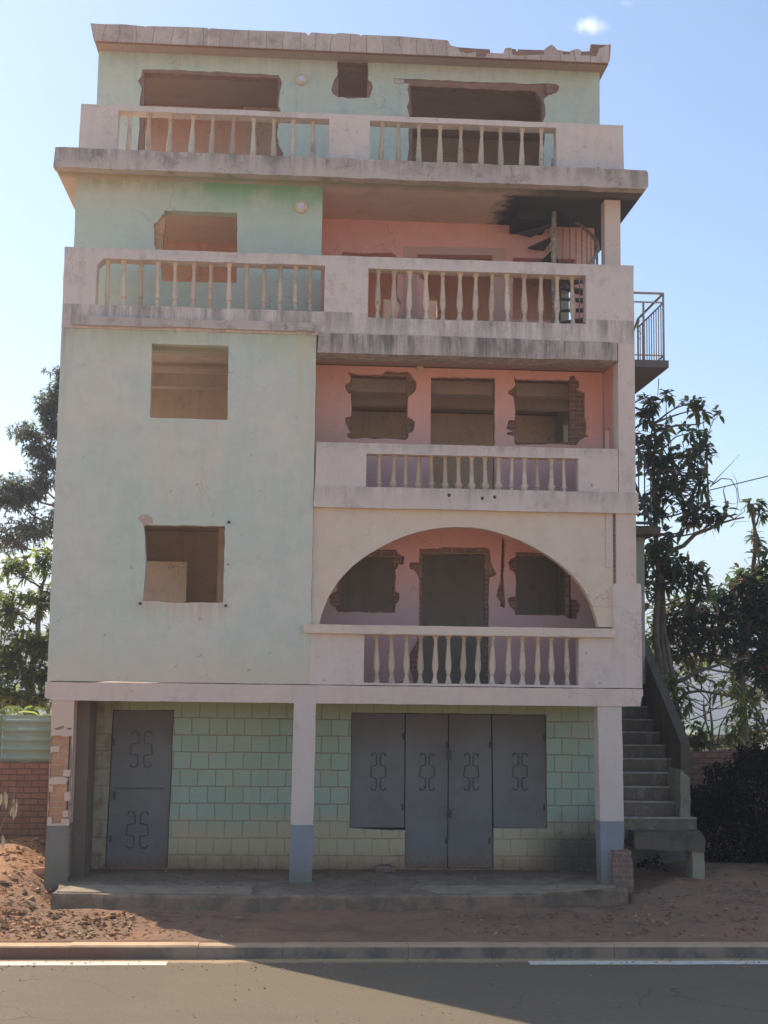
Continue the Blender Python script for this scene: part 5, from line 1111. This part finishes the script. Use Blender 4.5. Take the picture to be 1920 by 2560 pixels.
# dry twig with hanging leaves, far left foreground
rnd = random.Random(9); bx_ = P(-5, 2120, -.6)
root = empty('dried_plant', (bx_.x, -.6, gz(bx_.x, -.6))); tag(root, 'dried stalk with pale hanging withered leaves in front of the brick wall', 'plant')
tw_ = MB(); lf = MB(); Yd_ = -.6
tw_.tube([Vector(root.location), P(-4, 2090, Yd_), P(10, 2050, Yd_), P(26, 2025, Yd_), P(30, 2004, Yd_), P(40, 1972, Yd_)], .006, 5)
tw_.tube([P(26, 2025, Yd_), P(36, 2000, Yd_), P(55, 1999, Yd_)], .004, 5); tw_.tube([P(30, 2004, Yd_), P(15, 1990, Yd_), P(5, 1982, Yd_)], .004, 5)
DL = [simple('withered_leaf', (.55, .50, .33, 1), .8, alt=(.40, .34, .2, 1), scale=30)]
for (a, b_, l, k) in ((14, 1980, .2, 5), (38, 2000, .23, 5), (6, 2088, .15, 4), (2, 1985, .15, 3)):
    for q in range(k): leaf(lf, P(a+rnd.uniform(-3, 3), b_+rnd.uniform(-4, 4), Yd_), Vector((rnd.uniform(-.25, .25), rnd.uniform(-.3, .3), -1)), l, .05, 0, rnd, .2)
for o in (tw_.build('stalk', BARK2, root, loc=root.location), lf.build('withered_leaves', DL, root, loc=root.location)): o.location = (0, 0, 0)
# right: loquat with upright shoots
Yr = 6.0
loq = tree('loquat_tree', 'large leaved tree with thin upright shoots beside the side balcony of the house', (P(1640, 1950, Yr).x, Yr, -.4),
     [(P(1650, 1950, Yr).x, Yr, -.4), T(1648, 1800, Yr), T(1640, 1600, Yr), T(1650, 1450, Yr), T(1635, 1250, Yr), T(1640, 1100, Yr), T(1625, 1000, Yr)],
     [B('H', 260, 620, Yr, (14, 22), 9), B('H', 350, 610, Yr, (14, 12), 4), B('H', 250, 720, Yr, (18, 34), 12), B('H', 270, 800, Yr, (20, 30), 12), B('H', 350, 780, Yr, (16, 24), 6), B('H', 250, 900, Yr, (22, 36), 18), B('H', 350, 940, Yr, (28, 36), 18),
      B('H', 480, 650, Yr, (22, 18), 7), B('H', 530, 680, Yr, (20, 22), 6), B('H', 480, 810, Yr, (20, 22), 7), B('H', 500, 900, Yr, (36, 28), 18), B('H', 560, 880, Yr, (18, 24), 7), B('H', 420, 1010, Yr, (44, 34), 26), B('H', 560, 1030, Yr, (22, 34), 10),
      B('H', 620, 700, Yr, (14, 10), 3), B('H', 300, 1060, Yr, (42, 36), 26), B('H', 380, 1130, Yr, (40, 36), 22), B('H', 500, 1190, Yr, (30, 24), 14), B('H', 470, 1280, Yr, (24, 24), 12), B('H', 560, 1240, Yr, (34, 24), 18), B('H', 630, 1250, Yr, (22, 20), 10),
      B('H', 270, 1200, Yr, (36, 36), 20), B('H', 290, 1380, Yr, (40, 40), 26), B('H', 330, 1480, Yr, (44, 36), 28), B('H', 400, 1570, Yr, (44, 34), 26), B('H', 300, 1620, Yr, (44, 40), 30), B('H', 480, 1500, Yr, (36, 26), 12), B('H', 520, 1640, Yr, (50, 34), 28)],
     LG, BARK, .25, .088, group='leafy trees right of the house', seed=8, r0=.085, weights=(4, 4, 1.6), per=5, droop=.5, up=.5, dens=.95, spread=1.35)
# second tree at the right edge
Y2 = 7.5
tree('loquat_tree', 'dense dark big leaved tree at the right picture edge above the brick wall', (P(1860, 1950, Y2).x, Y2, -.5),
     [(P(1870, 1950, Y2).x, Y2, -.5), T(1860, 1800, Y2), T(1850, 1650, Y2), T(1870, 1500, Y2), T(1890, 1350, Y2), T(1880, 1260, Y2)],
     [B('H', 810, 1185, Y2, (14, 16), 5), B('H', 850, 1230, Y2, (18, 14), 4), B('H', 830, 1350, Y2, (14, 30), 5), B('H', 870, 1480, Y2, (30, 30), 14), B('H', 750, 1580, Y2, (40, 26), 18), B('H', 680, 1640, Y2, (40, 26), 18), B('H', 820, 1620, Y2, (44, 34), 26), B('H', 880, 1600, Y2, (30, 40), 20),
      B('H', 600, 1720, Y2, (50, 30), 26), B('H', 720, 1740, Y2, (50, 36), 34), B('H', 840, 1740, Y2, (44, 40), 32), B('H', 480, 1760, Y2, (50, 34), 30), B('H', 380, 1760, Y2, (50, 40), 30), B('H', 320, 1860, Y2, (40, 40), 22), B('H', 430, 1870, Y2, (50, 34), 26), B('H', 560, 1840, Y2, (50, 34), 28), B('H', 680, 1880, Y2, (50, 36), 28),
      B('H', 800, 1860, Y2, (44, 36), 28), B('H', 880, 1820, Y2, (36, 50), 30), B('H', 860, 1990, Y2, (36, 44), 30), B('H', 760, 2000, Y2, (34, 26), 12), B('H', 400, 1980, Y2, (44, 26), 14), B('H', 560, 1980, Y2, (44, 22), 12), B('H', 330, 2060, Y2, (30, 30), 10), B('H', 880, 2120, Y2, (40, 50), 34), B('H', 700, 2100, Y2, (30, 20), 6), B('H', 960, 1700, Y2, (60, 120), 60)],
     LG, BARK, .25, .085, group='leafy trees right of the house', seed=18, r0=.1, weights=(5, 4, .8), per=5, droop=.5, up=.4, dens=1.25, spread=1.35)
# light green shrub and thin stems in front of the view gap
Y4 = 5.2
tree('scrub_tree', 'thin stemmed shrub with sparse yellow green leaves behind the stair parapet', (P(1730, 1950, Y4).x, Y4, -.4),
     [(P(1730, 1950, Y4).x, Y4, -.4), T(1740, 1860, Y4), T(1765, 1800, Y4), T(1760, 1740, Y4)],
     [B('K', 850, 200, Y4, (30, 40), 14), B('K', 930, 240, Y4, (36, 30), 12), B('K', 1000, 350, Y4, (34, 30), 12), B('K', 900, 400, Y4, (20, 30), 10), B('K', 1260, 230, Y4, (14, 14), 5), B('K', 1420, 220, Y4, (26, 22), 8), B('K', 1420, 480, Y4, (26, 40), 14), B('K', 1480, 350, Y4, (30, 36), 14),
      B('K', 1100, 560, Y4, (36, 26), 14), B('K', 1050, 660, Y4, (36, 20), 14), B('K', 1250, 640, Y4, (50, 16), 12), B('K', 1380, 620, Y4, (30, 26), 12)],
     LY, BARK2, .17, .055, seed=28, r0=.03, weights=(4, 4, 4), per=5, droop=1.2, up=.4)
Yu = 9.0
tree('understorey_tree', 'low bushy dark green growth between the trunks behind the right brick wall', (P(1780, 1900, Yu).x, Yu, -.5),
     [(P(1780, 1900, Yu).x, Yu, -.5), T(1780, 1820, Yu), T(1775, 1760, Yu)],
     [B('s', 1640, 1640, Yu, (36, 60), 30), B('s', 1660, 1740, Yu, (34, 50), 30), B('s', 1680, 1820, Yu, (34, 44), 34), B('s', 1730, 1660, Yu, (36, 26), 18), B('s', 1840, 1640, Yu, (60, 40), 34), B('s', 1870, 1730, Yu, (50, 60), 44), B('s', 1900, 1830, Yu, (50, 50), 44), B('s', 1780, 1700, Yu, (40, 18), 12), B('s', 1760, 1850, Yu, (60, 22), 24), B('s', 1850, 1840, Yu, (40, 36), 26)],
     LG, BARK, .22, .07, seed=58, r0=.05, weights=(4, 4, 1), per=6, droop=.5, up=.4, dens=.8, spread=1.15)
# bare branches
m = MB()
root = empty('bare_branch_tree', (P(1660, 1950, 6.6).x, 6.6, -.4)); tag(root, 'leafless crooked branches reaching right between the two leafy trees', 'tree')
def br(pts, r): m.tube([P(*px('H', x, y), 6.6) for x, y in pts], [r*(1-.75*i/(len(pts)-1)) for i in range(len(pts))], 6)
m.tube([Vector(root.location), P(1660, 1700, 6.6), P(*px('H', 320, 1480), 6.6)], [.09, .08, .07], 8)
br([(320,1480), (360,1430), (440,1400), (500,1340), (580,1310), (640,1280), (700,1262), (760,1250)], .06)
br([(640,1280), (665,1180), (650,1110), (660,1080)], .02); br([(580,1090), (620,1040), (680,980), (735,920)], .012); br([(590,1080), (640,1045), (690,1050), (720,1100), (725,1180), (705,1240)], .014)
br([(700,1262), (760,1220), (775,1150)], .012); br([(650,1170), (700,1180), (735,1170)], .01); br([(735,1170), (720,1060), (695,1010)], .008); br([(380,1090), (440,1060), (500,1060), (560,1080)], .03); br([(280,1000), (340,1080), (420,1060)], .03)
br([(240,1130), (330,1100), (460,1110), (560,1100)], .03); br([(370,940), (360,860), (350,750), (348,640), (340,590)], .018); br([(395,1050), (375,900), (365,780)], .018); br([(570,1130), (565,1000), (560,860), (545,760), (535,620)], .02); br([(520,1180), (515,1000), (510,800), (500,660)], .016)
br([(560,830), (590,760), (610,700), (650,700)], .01); br([(590,890), (635,945)], .008); br([(310,520), (305,600), (290,650)], .01); br([(845,1520), (825,1400), (815,1260), (808,1180)], .02); br([(760,1470), (780,1500)], .008); br([(835,1440), (870,1390)], .008); br([(820,1390), (790,1320)], .007)
br([(590,1320), (605,1355)], .006); br([(690,1300), (710,1275), (790,1270)], .01)
wo = m.build('trunk', BARK, root, loc=root.location); wo.location = (0, 0, 0)
# low branches crossing the view gap
m = MB(); root = empty('crooked_tree', (P(1690, 1960, 5.6).x, 5.6, -.4)); tag(root, 'crooked dark trunk with arching branches behind the stair, hills behind', 'tree')
def br2(pts, r): m.tube([P(*px('K', x, y), 5.6) for x, y in pts], [r*(1-.7*i/(len(pts)-1)) for i in range(len(pts))], 7)
m.tube([Vector(root.location), P(*px('K', 930, 700), 5.6), P(*px('K', 930, 400), 5.6), P(*px('K', 900, 150), 5.6), P(*px('K', 840, -200), 5.6)], [.07, .06, .06, .055, .04], 8)
br2([(910,180), (1000,150), (1100,90), (1200,60), (1320,20), (1500,-20)], .05); br2([(940,320), (1020,260), (1120,245), (1250,270), (1400,300), (1500,330)], .035); br2([(1130,250), (1125,160), (1120,90)], .018)
br2([(1230,700), (1150,450), (1140,350)], .02); br2([(1250,700), (1280,520), (1350,400)], .018); br2([(1040,480), (1150,440), (1300,350), (1400,290)], .014); br2([(1000,250), (1060,330)], .012); br2([(1180,420), (1210,300)], .012)
wo = m.build('trunk', BARK, root, loc=root.location); wo.location = (0, 0, 0)
# dark hedge in the shade by the stair
def hedge(name, label, boxes, mats, n, ll, seed):
    rnd = random.Random(seed); m = MB(); root = empty(name, (boxes[0][0], boxes[0][2], -.3)); tag(root, label, 'hedge')
    for (x0, x1, y0, y1, z0, z1, cnt) in boxes:
        for i in range(cnt):
            u, v, w_ = rnd.random(), rnd.random(), rnd.random(); k = rnd.random()
            if k < .55: v = v*.25
            elif k < .8: w_ = 1-w_*.2
            x, y, z = x0+(x1-x0)*u, y0+(y1-y0)*v, z0+(z1-z0)*w_
            t = noise.fractal(Vector((x*1.2, y*1.2, z*1.2)), 1, 2, 3)
            p = Vector((x+t*.25, y+t*.4, z+t*.4))
            leaf(m, p, Vector((rnd.gauss(0, 1), rnd.gauss(-.3, 1), rnd.gauss(0, .8))), ll*rnd.uniform(.6, 1.3), ll*.42, rnd.randrange(len(mats)), rnd, .4)
    f = m.build('leaves', mats, root, loc=root.location); f.location = (0, 0, 0)
    m = MB()
    for (x0, x1, y0, y1, z0, z1, cnt) in boxes:
        for i in range(14):
            a = Vector((rnd.uniform(x0, x1), (y0+y1)/2+rnd.uniform(-.2, .2), -.3)); m.tube(curve(a, a+Vector((rnd.uniform(-.3, .3), rnd.uniform(-.3, .3), z1*.9+.2)), rnd, 4, .06), [.02, .016, .012, .01, .006], 5)
    f = m.build('stems', BARK, root, loc=root.location); f.location = (0, 0, 0)
hedge('hedge', 'dark overgrown hedge on the bare earth right of the outside stair', [(6.25, 7.0, 1.3, 2.8, -.3, 1.25, 4500), (6.9, 7.7, 1.0, 2.8, -.3, 1.75, 6500), (7.5, 8.4, .8, 2.6, -.3, 1.45, 6500), (8.3, 9.8, .7, 2.6, -.3, 1.95, 9000), (5.3, 6.0, .9, 2.0, -.3, .2, 600)], LH, 0, .095, 5)
# red brick wall right, behind the hedge
YW2 = 4.2
m = MB(); zt3 = Z_('s', YW2, 1750, 1880)
m.prism(wob([(6.2, -.3), (16, -.3), (16, zt3+.1), (8.5, zt3+.05), (7.2, zt3), (6.2, zt3-.05)], .02, .2), [], YW2, YW2+.2)
tag(m.build('brick_wall', M['brickwall']), 'low red brick wall right of the house behind the dark hedge', 'wall')
# far house with pale roof in the gap
fh = empty('far_house', (0, 0, 0)); 
Yf = 60
def fb(x0, y0, x1, y1, name, mat, Y=Yf, dy=6):
    a, b = P(x0, y0, Y), P(x1, y1, Y); m = MB(); m.box(min(a.x, b.x), max(a.x, b.x), Y, Y+dy, min(a.z, b.z), max(a.z, b.z)); o = m.build(name, mat, fh); return o
fb(1745, 1880, 1862, 1835, 'wall', simple('far_pale_wall', (.38, .36, .33, 1), .9, scale=.6))
a, b = P(1770, 1835, Yf), P(1850, 1808, Yf); m = MB()
m.hexa([(a.x-.4, Yf-.5, a.z), (b.x+.4, Yf-.5, a.z), (b.x+.4, Yf+6.5, a.z), (a.x-.4, Yf+6.5, a.z), (a.x, Yf+2.8, b.z), (b.x, Yf+2.8, b.z), (b.x, Yf+3.2, b.z), (a.x, Yf+3.2, b.z)]); m.build('roof', simple('far_teal_roof', (.16, .22, .20, 1), .6, scale=.6), fh)
for k in range(3): fb(1762+k*30, 1868, 1772+k*30, 1852, 'window', M['door_edge'], Yf-.03, .02)
tag(fh, 'small pale house with a teal roof glimpsed far off through the branches', 'house')
# overhead cable
m = MB(); a = P(1780, 1224, 9); b = P(1920, 1179, 9); d = (b-a)
pts = []
for i in range(-14, 40):
    t = i/1.0; p = a+d*t*.5; sag = .0022*((t-12)**2)-.0022*144
    pts.append((p.x, p.y-t*.0, p.z+sag*1.0-.02*0))
m.tube(pts, .013, 6)
tag(m.build('overhead_cable', M['iron']), 'black overhead cable slanting up to the right across the sky', 'cable')
# ------------------------------------------------------------------ AIR
hz = bpy.data.materials.new('haze'); hz.use_nodes = True; hn = hz.node_tree; hn.nodes.remove(hn.nodes['Principled BSDF'])
vol = hn.nodes.new('ShaderNodeVolumePrincipled'); vol.inputs['Density'].default_value = .0016; vol.inputs['Color'].default_value = (.9, .93, 1, 1); vol.inputs['Anisotropy'].default_value = .55
hn.links.new(vol.outputs[0], hn.nodes['Material Output'].inputs['Volume'])
m = MB(); m.box(-905, 905, -605, 1505, -180, 42); tag(m.build('haze', hz), kind='stuff')
